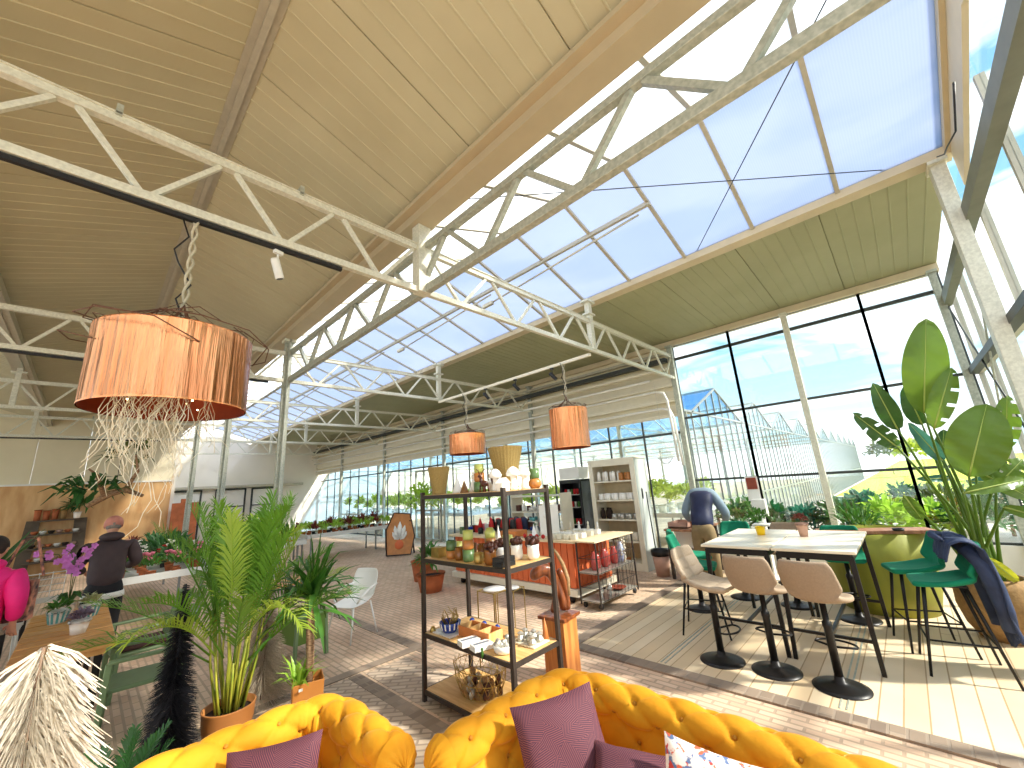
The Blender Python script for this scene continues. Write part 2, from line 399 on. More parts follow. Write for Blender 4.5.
# ------------------------------------------------------------------ glazed end wall (Y = YE) beside the camera
ye = YE - 0.02
w = window(); p = MB(); f = MB()
xs = [2.35, 3.5, 4.65, 5.95, 7.1, 8.2, 9.25]; zs = [0.3, 1.67, 3.05, 4.25]
for i in range(len(xs) - 1):
    for j in range(len(zs) - 1):
        p.box(((xs[i] + xs[i + 1]) / 2, ye - 0.03, (zs[j] + zs[j + 1]) / 2), (xs[i + 1] - xs[i] - 0.05, 0.006, zs[j + 1] - zs[j] - 0.05))
    top = lambda x: 4.95 if x <= 2.4 or x > 5.9 else slope_z(x)
    xa, xb = xs[i] + 0.025, xs[i + 1] - 0.025
    ta, tb = top(xa) - 0.06, top(xb) - 0.06
    vs = [(xa, ye - .033, 4.29), (xb, ye - .033, 4.29), (xb, ye - .033, tb), (xa, ye - .033, ta)]
    vs += [(x, y + .006, z) for x, y, z in vs]
    p.add(vs, [(3, 2, 1, 0), (4, 5, 6, 7), (0, 1, 5, 4), (1, 2, 6, 5), (2, 3, 7, 6), (3, 0, 4, 7)])
obj('pane', p, 'glass', w, kind='structure')
for x in xs: f.box((x, ye - 0.03, 2.3), (0.05, 0.06, 4.6 if x < 3 or x > 5.9 else 5.1))
for z in (1.67, 3.05): f.box((5.8, ye - 0.03, z), (6.9, 0.06, 0.06))
obj('frame', f, 'alu', w, kind='structure')
trim(MB().box((5.8, ye + 0.06, 4.24), (6.95, 0.1, 0.16)), 'beam_dark')
trim(MB().box((5.8, ye + 0.05, 3.06), (6.95, 0.1, 0.09)), 'alu_dark')
trim(MB().box((5.8, ye - 0.02, 0.15), (6.95, 0.1, 0.3)), 'white_paint')
trim(MB().bar((2.4, ye + .03, 5.0 - .03), (4.1, ye + .03, 5.62 - .03), 0.1, 0.14).bar((4.1, ye + .03, 5.62 - .03), (5.9, ye + .03, 5.02 - .03), 0.1, 0.14), 'beam_cream')
pn = []
for x0_, x1_ in ((2.4, 4.1), (4.1, 5.86)):
    a, c = slope_z(x0_) - .08, slope_z(x1_) - .08; yy = ye + .0
    vs = [(x0_, yy, a - .42), (x1_, yy, c - .42), (x1_, yy, c), (x0_, yy, a)]; vs += [(x, y + .04, z) for x, y, z in vs]
    trim(MB().add(vs, [(3, 2, 1, 0), (4, 5, 6, 7), (0, 1, 5, 4), (1, 2, 6, 5), (2, 3, 7, 6), (3, 0, 4, 7)]), 'beam_cream')
def wall_col(name, label, x, y, w_, d, z1, m='steel', loc0=0):
    t = thing(name, label, 'column', (x, y, 0))
    obj('shaft', MB().box((0, 0, z1 / 2), (w_, d, z1)), m, t, bevel=0.006)
    obj('foot_plate', MB().box((0, 0, 0.012), (w_ + .08, d + .06, 0.024)), m, t)
    obj('bracket', MB().box((0, 0, z1 - 0.02), (w_ + .1, d + .03, 0.04)), m, t)
    return t
c = wall_col('steel_column', 'wide galvanised column against the glazed end wall near the leafy plant', 5.98, -0.93, 0.18, 0.12, 4.92, 'steel_light')
wall_col('steel_column', 'dark framed corner column where the two glass walls meet', 9.16, -0.96, 0.09, 0.09, 4.78)
solo('cable', MB().tube([(5.78, -0.93, 4.9), (5.6, -0.95, 4.8), (5.3, -0.93, 4.7), (4.9, -0.94, 4.6), (4.5, -.95, 4.8)], 0.008, 6), 'black', 'thin dark cable hanging beside the top of the wide galvanised column', 'cable')
for k, (a, b_) in enumerate([((6.2, -1.0, 4.1), (9.05, -1.0, 1.3)), ((6.1, -1.0, 1.2), (9.05, -1.0, 4.1))]):
    solo('bracing_rod', MB().tube([a, b_], 0.011, 6), 'alu_dark' if k else 'steel', ['steel bracing rod falling toward the corner across the end wall glass', 'steel bracing rod rising toward the corner across the end wall glass'][k], 'rod')

# ------------------------------------------------------------------ glazed side wall (X = XW), end wall to first truss: open view to outside
cols = [-1.02, -0.02, 1.13, 2.19, 3.42]
for i in range(4):
    w = window(); p = MB(); f = MB(); ya, yb = cols[i], cols[i + 1]; zz = [0.55, 1.67, 3.05, 4.46, 4.8]
    for j in range(4): p.box((XW + 0.03, (ya + yb) / 2, (zz[j] + zz[j + 1]) / 2), (0.006, yb - ya - 0.04, zz[j + 1] - zz[j] - 0.04))
    obj('pane', p, 'glass', w, kind='structure')
    for z in zz: f.box((XW + .02, (ya + yb) / 2, z), (0.05, yb - ya, 0.045 if z != 4.46 else .06))
    f.box((XW + 0.02, ya, 2.7), (0.05, 0.045, 4.3)).box((XW + 0.02, yb, 2.7), (0.05, 0.045, 4.3))
    obj('frame', f, 'alu_dark' , w, kind='structure')
trim(MB().box((XW + .02, 1.2, 0.27), (0.12, 4.5, 0.54)), 'white_paint')
wall_col('steel_column', 'galvanised post in the middle of the glazed side wall', 9.17, 1.13, 0.08, 0.1, 4.78, 'steel_light')
names = ['post at the end of the nearest truss, beside the pipes', 'post of the side wall behind the copper drum lamps', 'post of the side wall left of the small far lamp',
         'post of the side wall beside the glass door', 'post of the side wall nearest the far end wall']
for i, y in enumerate(TY): wall_col('steel_column', 'grey steel ' + names[i], 9.17, y, 0.1, 0.11, 4.78, 'steel')

# upper side wall with roller shade cassettes and pipes; lower part glazed into the next greenhouse
b = MB().box((XW + 0.06, (3.5 + YF) / 2, 3.98), (0.06, YF - 3.5, 1.7)); struct('wall_right', b, 'wall_cream')
L_ = YF - 3.5; yc = (3.5 + YF) / 2
for k, z in enumerate((3.15, 3.5, 3.86)):
    trim(MB().box((XW - 0.04, yc, z), (0.1, L_, 0.07)).box((XW - 0.0, yc, z + .14), (0.04, L_, 0.2)), 'cream_paint', bevel=0.01)
trim(MB().box((XW - 0.25, yc, 4.42), (0.16, L_, 0.1)), 'alu_dark')
trim(MB().box((XW - 0.12, yc, 4.62), (0.1, L_, 0.06)), 'alu')
trim(MB().box((XW - 0.3, yc, 4.2), (0.12, L_, 0.05)), 'cream_paint')
for k, (z, dx) in enumerate(((3.98, .42), (3.72, .3), (3.32, .22))):
    pts = [(XW - dx, YF - .3, z), (XW - dx, 3.9 - k * .05, z), (XW - dx, 3.72 - k * .05, z - .06), (XW - dx, 3.66 - k * .05, z - 0.25), (XW - dx, 3.62 - k * .05, 2.2 - k * .1)]
    if k == 0: pts = pts[:2]
    solo('heating_pipe', MB().tube(pts, 0.03, 8), 'white_paint', ['white heating pipe running straight above the others along the side wall', 'white heating pipe with the outer bend going down beside the window post', 'white heating pipe with the inner bend going down above the side desk'][k], 'pipe')
mul = [3.5 + 0.95 * k for k in range(23)]
for s_, (a, c) in enumerate(((0, 5), (5, 10), (10, 14), (14, 22))):
    w = window(); p = MB(); f = MB(); zz = [0.05, 2.75, 3.12]
    for i in range(a, c):
        ya, yb = mul[i], mul[i + 1]
        for j in range(2): p.box((XW + 0.03, (ya + yb) / 2, (zz[j] + zz[j + 1]) / 2), (0.006, yb - ya - 0.04, zz[j + 1] - zz[j] - 0.04))
        f.box((XW + 0.02, ya, 1.57), (0.04, 0.035, 3.1))
    for z in (0.05, 2.75): f.box((XW + .02, (mul[a] + mul[c]) / 2, z), (0.05, (c - a) * .95, 0.05))
    obj('pane', p, 'glass', w, kind='structure'); obj('frame', f, 'alu_dark', w, kind='structure')
# sliding glass door frame
d = bpy.data.objects.new('door_1', None); COL.objects.link(d); d['kind'] = 'structure'
f = MB()
for y in (12.6, 13.15, 13.7, 14.25): f.box((9.1, y, 1.3), (0.06, 0.06, 2.6))
f.box((9.1, 13.4, 2.6), (0.06, 1.7, 0.07)).box((9.1, 13.4, 1.1), (0.06, 1.7, 0.06)).box((9.1, 13.4, .05), (0.06, 1.7, 0.1))
obj('door_frame', f, 'steel', d, kind='structure')
obj('pane', MB().box((9.1, 13.4, 1.3), (0.006, 1.6, 2.5)), 'glass', d, kind='structure')

# ------------------------------------------------------------------ far walls
struct('wall_far', MB().box((5.9, YF + .05, 2.6), (7.2, 0.1, 5.2)), 'wall_white')
struct('wall_step', MB().box((2.25, (20.6 + YF) / 2, 2.7), (0.12, YF - 20.6, 5.4)), 'wall_white')
b = MB()
x = -8.6
while x < 2.2: b.box((x + .6, 20.65, 4.1), (1.19, 0.1, 2.5)); x += 1.2
struct('wall_left', b, 'wall_cream')
struct('wall_board', MB().box((-3.2, 20.62, 1.42), (10.8, 0.12, 2.85)), 'osb')
trim(MB().box((-3.2, 20.55, 2.87), (10.8, 0.06, 0.06)), 'white_paint')
# louvred door and two framed openings in the far wall
dz = 2.55
for k, x in enumerate((3.2, 5.05, 6.6)):
    d = bpy.data.objects.new('door_%d' % (k + 2), None); COL.objects.link(d); d['kind'] = 'structure'
    f = MB().box((x - .62, YF - .04, dz / 2), (0.07, 0.08, dz)).box((x + .62, YF - .04, dz / 2), (0.07, 0.08, dz)).box((x, YF - .04, dz), (1.3, 0.08, 0.08))
    for z in (0.9, 1.7): f.box((x, YF - .03, z), (1.2, 0.05, 0.05))
    obj('door_frame', f, 'alu_dark', d, kind='structure')
    obj('door_leaf', MB().box((x, YF - .01, dz / 2), (1.18, 0.03, dz - .1)), 'white_paint', d, kind='structure')
trim(MB().box((5.6, YF - .15, 2.68), (5.6, 0.3, 0.12)), 'alu')
w = window(); p = MB(); f = MB()  # unseen glazed roof bay, added to let more daylight into the room
for a, c in (((-4.9, 5.0), (-6.7, 5.62)), ((-6.7, 5.62), (-8.5, 5.0))):
    p.add([(a[0], YE, a[1]), (c[0], YE, c[1]), (c[0], YF, c[1]), (a[0], YF, a[1])], [(0, 1, 2, 3)])
    for k in range(0, 29): f.bar((a[0], bars[k], a[1]), (c[0], bars[k], c[1]), .045, .05)
obj('pane', p, 'glass', w, kind='structure', solid=.006); obj('glazing_bars', f, 'alu', w, kind='structure')
w = window(); p = MB(); f = MB()  # glass wall out of view, also added to brighten the interior
for k in range(12):
    y = YE + 2.17 * k; p.box((-8.8, y + 1.085, 2.5), (.006, 2.1, 4.9)); f.box((-8.8, y, 2.5), (.08, .08, 5.0))
obj('pane', p, 'glass', w, kind='structure'); obj('frame', f, 'alu', w, kind='structure')
# ------------------------------------------------------------------ chesterfield sofas
def velvet(name, c1, c2, edge):
    m = bpy.data.materials.new(name); m.use_nodes = True; n = m.node_tree.nodes; l = m.node_tree.links; b = n['Principled BSDF']
    tc = n.new('ShaderNodeTexCoord'); nz = n.new('ShaderNodeTexNoise'); nz.inputs['Scale'].default_value = 5; nz.inputs['Detail'].default_value = 5
    l.new(tc.outputs['Object'], nz.inputs['Vector'])
    cr = n.new('ShaderNodeValToRGB'); cr.color_ramp.elements[0].position = .3; cr.color_ramp.elements[1].position = .7
    cr.color_ramp.elements[0].color = lin(c2); cr.color_ramp.elements[1].color = lin(c1); l.new(nz.outputs['Fac'], cr.inputs[0]); l.new(cr.outputs[0], b.inputs['Base Color'])
    b.inputs['Roughness'].default_value = 0.75; b.inputs['Sheen Weight'].default_value = 0.35; b.inputs['Sheen Roughness'].default_value = 0.3
    b.inputs['Sheen Tint'].default_value = lin(edge); b.inputs['Specular IOR Level'].default_value = 0.2
    n2 = n.new('ShaderNodeTexNoise'); n2.inputs['Scale'].default_value = 30; l.new(tc.outputs['Object'], n2.inputs['Vector'])
    bp = n.new('ShaderNodeBump'); bp.inputs['Strength'].default_value = 0.25; bp.inputs['Distance'].default_value = 0.01
    l.new(n2.outputs['Fac'], bp.inputs['Height']); l.new(bp.outputs[0], b.inputs['Normal'])
    MATS[name] = m
velvet('velvet_yellow', (216, 152, 34), (196, 128, 18), (250, 220, 150))
velvet('velvet_green', (22, 132, 96), (12, 104, 78), (140, 230, 190))
mat('button_yellow', (176, 118, 22), .8)
wood_mat('dark_wood', (70, 45, 30), (40, 26, 18))
def smooth_path(pts, r, n=7):
    """polyline with rounded corners of radius r"""
    out = [Vector(pts[0])]
    for i in range(1, len(pts) - 1):
        p, a, c = Vector(pts[i]), Vector(pts[i - 1]), Vector(pts[i + 1])
        u = (a - p).normalized() * r; v = (c - p).normalized() * r
        for k in range(n + 1):
            t = k / n; out.append((p + u) * (1 - t) ** 2 + p * 2 * t * (1 - t) + (p + v) * t * t)
    out.append(Vector(pts[-1])); return out
def resample(pts, step):
    L = [0]
    for i in range(1, len(pts)): L.append(L[-1] + (pts[i] - pts[i - 1]).length)
    n = int(L[-1] / step); res = []; j = 0
    for k in range(n + 1):
        s = L[-1] * k / n
        while j < len(L) - 2 and L[j + 1] < s: j += 1
        t = (s - L[j]) / max(1e-9, L[j + 1] - L[j]); res.append((s, pts[j].lerp(pts[j + 1], t)))
    return res
# profile (offset toward the seat, z): inner face from seat up, over the roll, down the outside
def sofa_profile():
    P = [(0.10, 0.40), (0.085, 0.50), (0.07, 0.575)]
    c = (0.0, 0.635); r = 0.098
    for k in range(15):
        a = radians(-20 + k * 230 / 14); P.append((c[0] + r * cos(a) * 1.05, c[1] + r * sin(a)))
    P += [(-0.085, 0.54), (-0.075, 0.45), (-0.07, 0.25), (-0.07, 0.10)]
    return P
def sofa(name, label, pathpts, side, seat_poly, feet, phase=0.0):
    t = thing(name, label, 'sofa')
    path = resample(smooth_path([(x, y, 0) for x, y in pathpts], 0.26), 0.0125)
    prof = resample([Vector((a, 0, b)) for a, b in sofa_profile()], 0.0125)
    np_, nt = len(path), len(prof); A, B = 0.122, 0.108
    vs = []; fs = []; nrmP = []
    for i in range(np_):
        d = (path[min(i + 1, np_ - 1)][1] - path[max(i - 1, 0)][1]).normalized(); nrmP.append(Vector((-d.y, d.x, 0)) * side)
    buttons = []
    Ltot = path[-1][0]; tmax = 0.58
    def height(s, tt):
        if tt > tmax: return 0.012
        u = (s + phase) / A; v = tt / B
        p = (u + v) / 2; q = (u - v) / 2
        h = (abs(sin(pi * p)) * abs(sin(pi * q))) ** 0.42
        # vertical pleats from the last button row to the outside
        du = (u - round(u)); dv = (v - round(v)); w_ = ((round(u) + round(v)) % 2 == 0) * math.exp(-((du * A) ** 2 + (dv * B) ** 2) / .018 ** 2)
        return 0.025 * h - 0.026 * w_
    for i, (s, p) in enumerate(path):
        for j, (tt, q) in enumerate(prof):
            a = prof[max(j - 1, 0)][1]; c = prof[min(j + 1, nt - 1)][1]; e = (c - a).normalized(); nx, nz = e.z, -e.x
            endk = min(1, min(s, Ltot - s) / 0.05)
            h = height(s, tt) * (0.4 + .6 * endk) - 0.02
            off = q.x + nx * h; z = q.z + nz * h
            vs.append(p + nrmP[i] * off + Vector((0, 0, z)))
    for i in range(np_ - 1):
        for j in range(nt - 1): fs.append((i * nt + j, i * nt + j + 1, (i + 1) * nt + j + 1, (i + 1) * nt + j))
    m = MB(); m.add(vs, fs, True)
    obj('backrest', m, 'velvet_yellow', t)
    # buttons at lattice nodes
    bt = []
    k = 0
    while True:
        s = k * A - phase
        if s > Ltot - 0.04: break
        if s > 0.04:
            for r_ in range(0, 6):
                if (k + r_) % 2 == 0 and r_ * B <= tmax: bt.append((s, r_ * B))
        k += 1
    for s, tt in bt:
        i = min(np_ - 1, int(s / Ltot * (np_ - 1) + .5)); j = min(nt - 1, int(tt / prof[-1][0] * (nt - 1) + .5))
        if j == 0: continue
        q = prof[j][1]; a = prof[max(j - 1, 0)][1]; c = prof[min(j + 1, nt - 1)][1]; e = (c - a).normalized()
        nn = nrmP[i] * e.z + Vector((0, 0, -e.x)); P = path[i][1] + nrmP[i] * q.x + Vector((0, 0, q.z)) - nn * 0.030
        Mx = Matrix.Translation(P) @ nn.to_track_quat('Z', 'Y').to_matrix().to_4x4()
        obj('button', MB().ball((0, 0, 0), (0.011, 0.011, 0.007), 8, 5, M=Mx), 'button_yellow', t)
    # scroll shaped arm fronts, pleated like a fan
    for idx, sg in ((0, -1), (np_ - 1, 1)):
        d = (path[min(idx + 1, np_ - 1)][1] - path[max(idx - 1, 0)][1]).normalized() * sg
        c = path[idx][1]; nn = nrmP[idx]; m = MB(); vs = []; fs = []
        ring = [q for tt, q in prof]; nr = len(ring); K = 6
        cen = Vector((0.0, 0, 0.62))
        for k in range(K + 1):
            f = 1 - k / K; bul = 0.075 * sqrt(max(0, 1 - f * f))
            for jj, q in enumerate(ring):
                cz = cen.z if q.z > 0.5 else q.z
                x_ = q.x * f; z_ = cz + (q.z - cz) * f
                bb = bul * (1 + 0.12 * sin(jj * 1.7)) * (1 if k < K else .8)
                vs.append(c + nn * x_ + d * bb + Vector((0, 0, z_ - 0.0)))
        for k in range(K):
            for j in range(nr - 1): fs.append((k * nr + j, k * nr + j + 1, (k + 1) * nr + j + 1, (k + 1) * nr + j))
        m.add(vs, fs, True); obj('arm_front', m, 'velvet_yellow', t)
    # outside shell and base
    m = MB().prism(seat_poly, 0.10, 0.30); obj('base', m, 'velvet_yellow', t, bevel=0.02)
    m = MB().prism(seat_poly, 0.30, 0.44); obj('seat_cushion', m, 'velvet_yellow', t, bevel=0.04, segs=4)
    for x, y in feet: obj('foot', MB().lathe([(0.018, 0), (0.03, 0.1)], (x, y, 0), 10), 'dark_wood', t)
    return t
SR = sofa('sofa', 'mustard velvet button-tufted sofa holding two purple cushions and a floral cushion', [(1.31, 1.84), (2.22, 1.84), (2.22, -0.75), (1.4, -0.75)], -1,
          [(1.33, 1.78), (2.16, 1.78), (2.16, -0.7), (1.33, -0.7)], [(1.4, 1.7), (2.1, 1.7), (1.4, -.6), (2.1, -.6)])
SL = sofa('sofa', 'mustard velvet button-tufted sofa beside the palm, holding one purple cushion', [(-0.95, 2.0), (-0.95, 2.78), (1.17, 2.78), (1.17, 2.02)], -1,
          [(-0.9, 2.05), (-0.9, 2.72), (1.1, 2.72), (1.1, 2.05)], [(-.8, 2.1), (1.0, 2.1), (-.8, 2.65), (1.0, 2.65)], phase=0.05)

# cushions: puffed squares with an embroidered leaf pattern
def pattern_mat(name, c1, c2, kind):
    m = bpy.data.materials.new(name); m.use_nodes = True; n = m.node_tree.nodes; l = m.node_tree.links; b = n['Principled BSDF']; b.inputs['Roughness'].default_value = .8
    tc = n.new('ShaderNodeTexCoord'); mx = n.new('ShaderNodeMix'); mx.data_type = 'RGBA'
    mx.inputs[6].default_value = lin(c1); mx.inputs[7].default_value = lin(c2)
    if kind == 'leaf':
        vo = n.new('ShaderNodeTexVoronoi'); vo.inputs['Scale'].default_value = 11; l.new(tc.outputs['Object'], vo.inputs['Vector'])
        ro = n.new('ShaderNodeVectorRotate'); ro.rotation_type = 'Z_AXIS'; l.new(tc.outputs['Object'], ro.inputs['Vector'])
        sp = n.new('ShaderNodeSeparateColor'); l.new(vo.outputs['Color'], sp.inputs[0])
        mu = n.new('ShaderNodeMath'); mu.operation = 'MULTIPLY'; mu.inputs[1].default_value = 3.1; l.new(sp.outputs[0], mu.inputs[0]); l.new(mu.outputs[0], ro.inputs['Angle'])
        wv = n.new('ShaderNodeTexWave'); wv.inputs['Scale'].default_value = 42; wv.inputs['Distortion'].default_value = 1.5; wv.inputs['Detail Scale'].default_value = .4
        l.new(ro.outputs[0], wv.inputs['Vector'])
        cr = n.new('ShaderNodeValToRGB'); cr.color_ramp.elements[0].position = .66; cr.color_ramp.elements[1].position = .78; l.new(wv.outputs['Fac'], cr.inputs[0]); l.new(cr.outputs[0], mx.inputs[0])
    else:
        nz = n.new('ShaderNodeTexNoise'); nz.inputs['Scale'].default_value = 30; nz.inputs['Detail'].default_value = 4; l.new(tc.outputs['Object'], nz.inputs['Vector'])
        cr = n.new('ShaderNodeValToRGB'); cr.color_ramp.elements[0].position = .50; cr.color_ramp.elements[1].position = .56; l.new(nz.outputs['Fac'], cr.inputs[0])
        c3 = n.new('ShaderNodeValToRGB'); c3.color_ramp.interpolation = 'CONSTANT'
        for pos, col in ((.35, (214, 96, 66)), (.48, (92, 112, 150)), (.56, (196, 60, 50)), (.66, (210, 150, 60))):
            e = c3.color_ramp.elements.new(pos); e.color = lin(col)
        n2 = n.new('ShaderNodeTexNoise'); n2.inputs['Scale'].default_value = 9; l.new(tc.outputs['Object'], n2.inputs['Vector']); l.new(n2.outputs['Fac'], c3.inputs[0])
        l.new(cr.outputs[0], mx.inputs[0]); l.new(c3.outputs[0], mx.inputs[7])
    l.new(mx.outputs[2], b.inputs['Base Color']); MATS[name] = m
pattern_mat('purple_leaf', (66, 30, 50), (122, 66, 66), 'leaf')
pattern_mat('floral', (240, 226, 214), (200, 80, 60), 'floral')
def cushion(label, c, normal, xdir, m, size=0.44):
    mb = MB(); n_ = 18
    def f(sg):
        def g(u, v):
            x, y = u * 2 - 1, v * 2 - 1
            h = ((1 - x * x) * (1 - y * y)) ** 0.45 * 0.085 * (1 + 0.05 * sin(5 * x + 3 * y))
            k = 1 - 0.07 * (1 - (x * x)) * (abs(y) ** 2) ; k2 = 1 - 0.07 * (1 - y * y) * (abs(x) ** 2)
            return Vector((x * size / 2 * k2, y * size / 2 * k, sg * h))
        return g
    mb.grid(f(1), n_, n_); 
    o_ = len(mb.f); mb.grid(f(-1), n_, n_); mb.f[o_:] = [tuple(reversed(q)) for q in mb.f[o_:]]
    o = solo('cushion', mb, m, label, 'cushion')
    z = Vector(normal).normalized(); x = Vector(xdir); x = (x - z * x.dot(z)).normalized(); y = z.cross(x)
    o.matrix_world = Matrix.Translation(c) @ Matrix((x, y, z)).transposed().to_4x4()
    return o
cushion('purple leaf-patterned cushion leaning in the corner of the sofa with the floral cushion', (1.75, 1.47, 0.60), (-0.50, -0.72, 0.42), (.84, -.53, .1), 'purple_leaf')
cushion('purple cushion lying low in front of the other purple one on the same sofa', (1.76, 1.10, 0.53), (-.45, -0.25, 0.8), (.3, -.9, .1), 'purple_leaf', .40)
cushion('white cushion with red and blue flowers leaning on the mustard sofa back', (1.83, .80, 0.56), (-0.85, -0.3, 0.42), (.32, -.93, -.16), 'floral', .42)
cushion('purple leaf-patterned cushion, the only cushion on the sofa beside the palm', (0.76, 2.43, 0.52), (-0.42, -0.72, 0.45), (.84, -.52, .05), 'purple_leaf', .42)

# ------------------------------------------------------------------ bar tables and stools
wood_mat('table_top', (244, 232, 208), (232, 214, 184), (12, 1, 1), 3, rough=0.3)
mat('taupe', (160, 138, 114), 0.75, 0, 0.12, 60, 0.15)
mat('taupe_light', (182, 162, 138), 0.7, 0, 0.1, 60, 0.1)
def bar_table(label, x0, x1, y0, y1):
    t = thing('bar_table', label, 'table', ((x0 + x1) / 2, (y0 + y1) / 2, 0.012)); w, d = x1 - x0, y1 - y0
    obj('tabletop', MB().box((0, 0, 1.005), (w, d, 0.028)), 'table_top', t, bevel=0.006)
    obj('apron', MB().box((0, d / 2 - .05, .955), (w - .1, .03, .06)).box((0, -d / 2 + .05, .955), (w - .1, .03, .06)).box((w / 2 - .05, 0, .955), (.03, d - .1, .06)).box((-w / 2 + .05, 0, .955), (.03, d - .1, .06)), 'black_metal', t)
    for a in (-1, 1):
        for b_ in (-1, 1):
            obj('leg', MB().bar((a * (w / 2 - .06), b_ * (d / 2 - .05), 0.97), (a * (w / 2 - .01), b_ * (d / 2 - .02), 0), 0.045, 0.045, w2=.035), 'black_metal', t, bevel=.004)
    obj('stretcher', MB().bar((-w / 2 + .04, 0, .26), (w / 2 - .04, 0, .26), .025).bar((-w / 2 + .03, -d / 2 + .03, .26), (-w / 2 + .03, d / 2 - .03, .26), .025).bar((w / 2 - .03, -d / 2 + .03, .26), (w / 2 - .03, d / 2 - .03, .26), .025), 'black_metal', t)
    return t
bar_table('pale wood bar table with black legs under the beige flower pot, nearer the green stools', 5.03, 6.5, 0.52, 1.21)
bar_table('pale wood bar table with black legs under the yellow pot, nearer the bending man', 5.03, 6.5, 1.225, 1.92)

def shell_pts(w=0.44, d=0.42, back=0.30, seat=0.72):
    """seat shell: sits facing +x, back at -x"""
    def g(u, v):
        # v: 0 front edge .. 1 top of back
        y = (u * 2 - 1)
        if v < 0.55:
            t = v / 0.55; x = d / 2 - t * d; z = seat - 0.03 * sin(pi * t) + 0.0 - (0.035 * (1 - t) ** 3)
            x = x + 0.0; wd = w * (0.82 + 0.18 * sin(pi * min(1, t * .9 + .1))); z += 0.05 * abs(y) ** 3 * t
        else:
            t = (v - 0.55) / 0.45
            a = t * 1.0; x = -d / 2 - 0.075 * sin(a * pi / 2) - 0.02 * a; z = seat + 0.02 + back * a
            wd = w * (1.0 - 0.12 * a * a); z += 0.05 * abs(y) ** 3 * (1 - a)
            x += 0.06 * abs(y) ** 2.2 * (1 - 0.2 * a)
            if a > 0.8: wd *= 1 - (a - .8) * .55
        # rounded front corners
        if v < .08: wd *= 0.9 + v * 1.25
        return Vector((x, y * wd / 2, z))
    return g
def stool_seat(t, m, quilt=False, label=None, **k):
    g0 = shell_pts(**k)
    g = g0
    if quilt:
        def g(u, v):
            p = g0(u, v); q = 0.011 * (abs(sin(pi * u * 3)) * abs(sin(pi * v * 6))) ** .4
            p = Vector(p); nrm = Vector((0.2, 0, 1)) if v < .55 else Vector((1, 0, .1)); return p + nrm * q
    n1, n2 = (25, 49) if quilt else (13, 25)
    mb = MB().grid(g, n1, n2)
    return obj('seat_shell', mb, m, t, solid=0.045, bevel=0, sub=0 if quilt else 1, label=label)
def pedestal_stool(label, x, y, rz, m='taupe', group=None, quilt=False):
    t = thing('bar_stool', label, 'bar stool', (x, y, 0.012), rz, group)
    stool_seat(t, m, quilt)
    obj('base', MB().lathe([(0.205, 0), (0.205, 0.008), (0.16, 0.022), (0.07, 0.038), (0.04, 0.055), (0.035, 0.09)], n=36), 'black_metal', t)
    obj('post', MB().lathe([(0.032, 0.05), (0.032, 0.45), (0.036, 0.46), (0.036, 0.5), (0.024, 0.51), (0.024, 0.69)], n=16).box((0, 0, 0.683), (0.2, 0.2, 0.012)), 'black_metal', t)
    pts = [(0.03, 0, 0.3)] + [(0.11 + 0.1 * cos(a), 0.15 * sin(a), 0.3) for a in [radians(-100 + 200 * k / 12) for k in range(13)]] + [(0.03, 0, 0.3)]
    obj('footrest', MB().tube(pts, 0.009, 6), 'black_metal', t)
    return t
def leg_stool(label, x, y, rz, m, quilt=False, seat=.75, spread=.25, group=None, dx=0):
    t = thing('bar_stool', label, 'bar stool', (x, y, 0.012), rz, group)
    stool_seat(t, m, quilt, seat=seat)
    for a in (-1, 1):
        for b_ in (-1, 1):
            obj('leg', MB().tube([(a * .13, b_ * .13, seat - .03), (a * spread + dx, b_ * spread, 0)], [0.016, 0.010], 8), 'black_metal', t)
    k = .62; r_ = .13 + (spread - .13) * k; z = (seat - .03) * (1 - k)
    obj('footrest', MB().tube([(r_, -r_, z), (r_, r_, z)], .008, 6).tube([(-r_, -r_, z), (-r_, r_, z)], .008, 6).tube([(-r_, r_, z), (r_, r_, z)], .008, 6).tube([(-r_, -r_, z), (r_, -r_, z)], .008, 6), 'black_metal', t)
    obj('seat_plate', MB().box((0, 0, seat - .042), (.3, .3, .015)), 'black_metal', t)
    return t
pedestal_stool('beige bar stool turned sideways so its quilted inside shows, on a round base', 4.62, 1.74, -1.65, 'taupe_light', quilt=True)
pedestal_stool('taupe bar stool on a round black base, middle of the near row', 4.66, 1.28, -0.08)
pedestal_stool('taupe round-based bar stool at the near table corner, by the green stools', 4.62, 0.80, -0.12)
pedestal_stool('taupe round-based bar stool on the window side, behind the beige flower pot', 6.86, 1.46, pi)
pedestal_stool('green velvet round-based bar stool seen under the table on the window side', 6.60, 0.80, pi + .1, 'velvet_green')
pedestal_stool('green velvet round-based bar stool between the side desk and the tables', 6.12, 2.45, -pi / 2 + .5, 'velvet_green')
pedestal_stool('green velvet bar stool with its back behind the yellow pot, by the bending man', 6.95, 2.12, pi + .2, 'velvet_green')
leg_stool('green velvet bar stool with four thin legs behind the quilted beige stool', 5.36, 2.12, -pi / 2 + .25, 'velvet_green')
leg_stool('green velvet bar stool with four legs, free of any jacket, beside the planter', 6.05, 0.20, pi / 2 + .30, 'velvet_green', spread=.24)
GJ = leg_stool('green velvet bar stool with the navy jacket hung over its back', 5.55, 0.02, pi / 2 + .12, 'velvet_green', spread=.26)
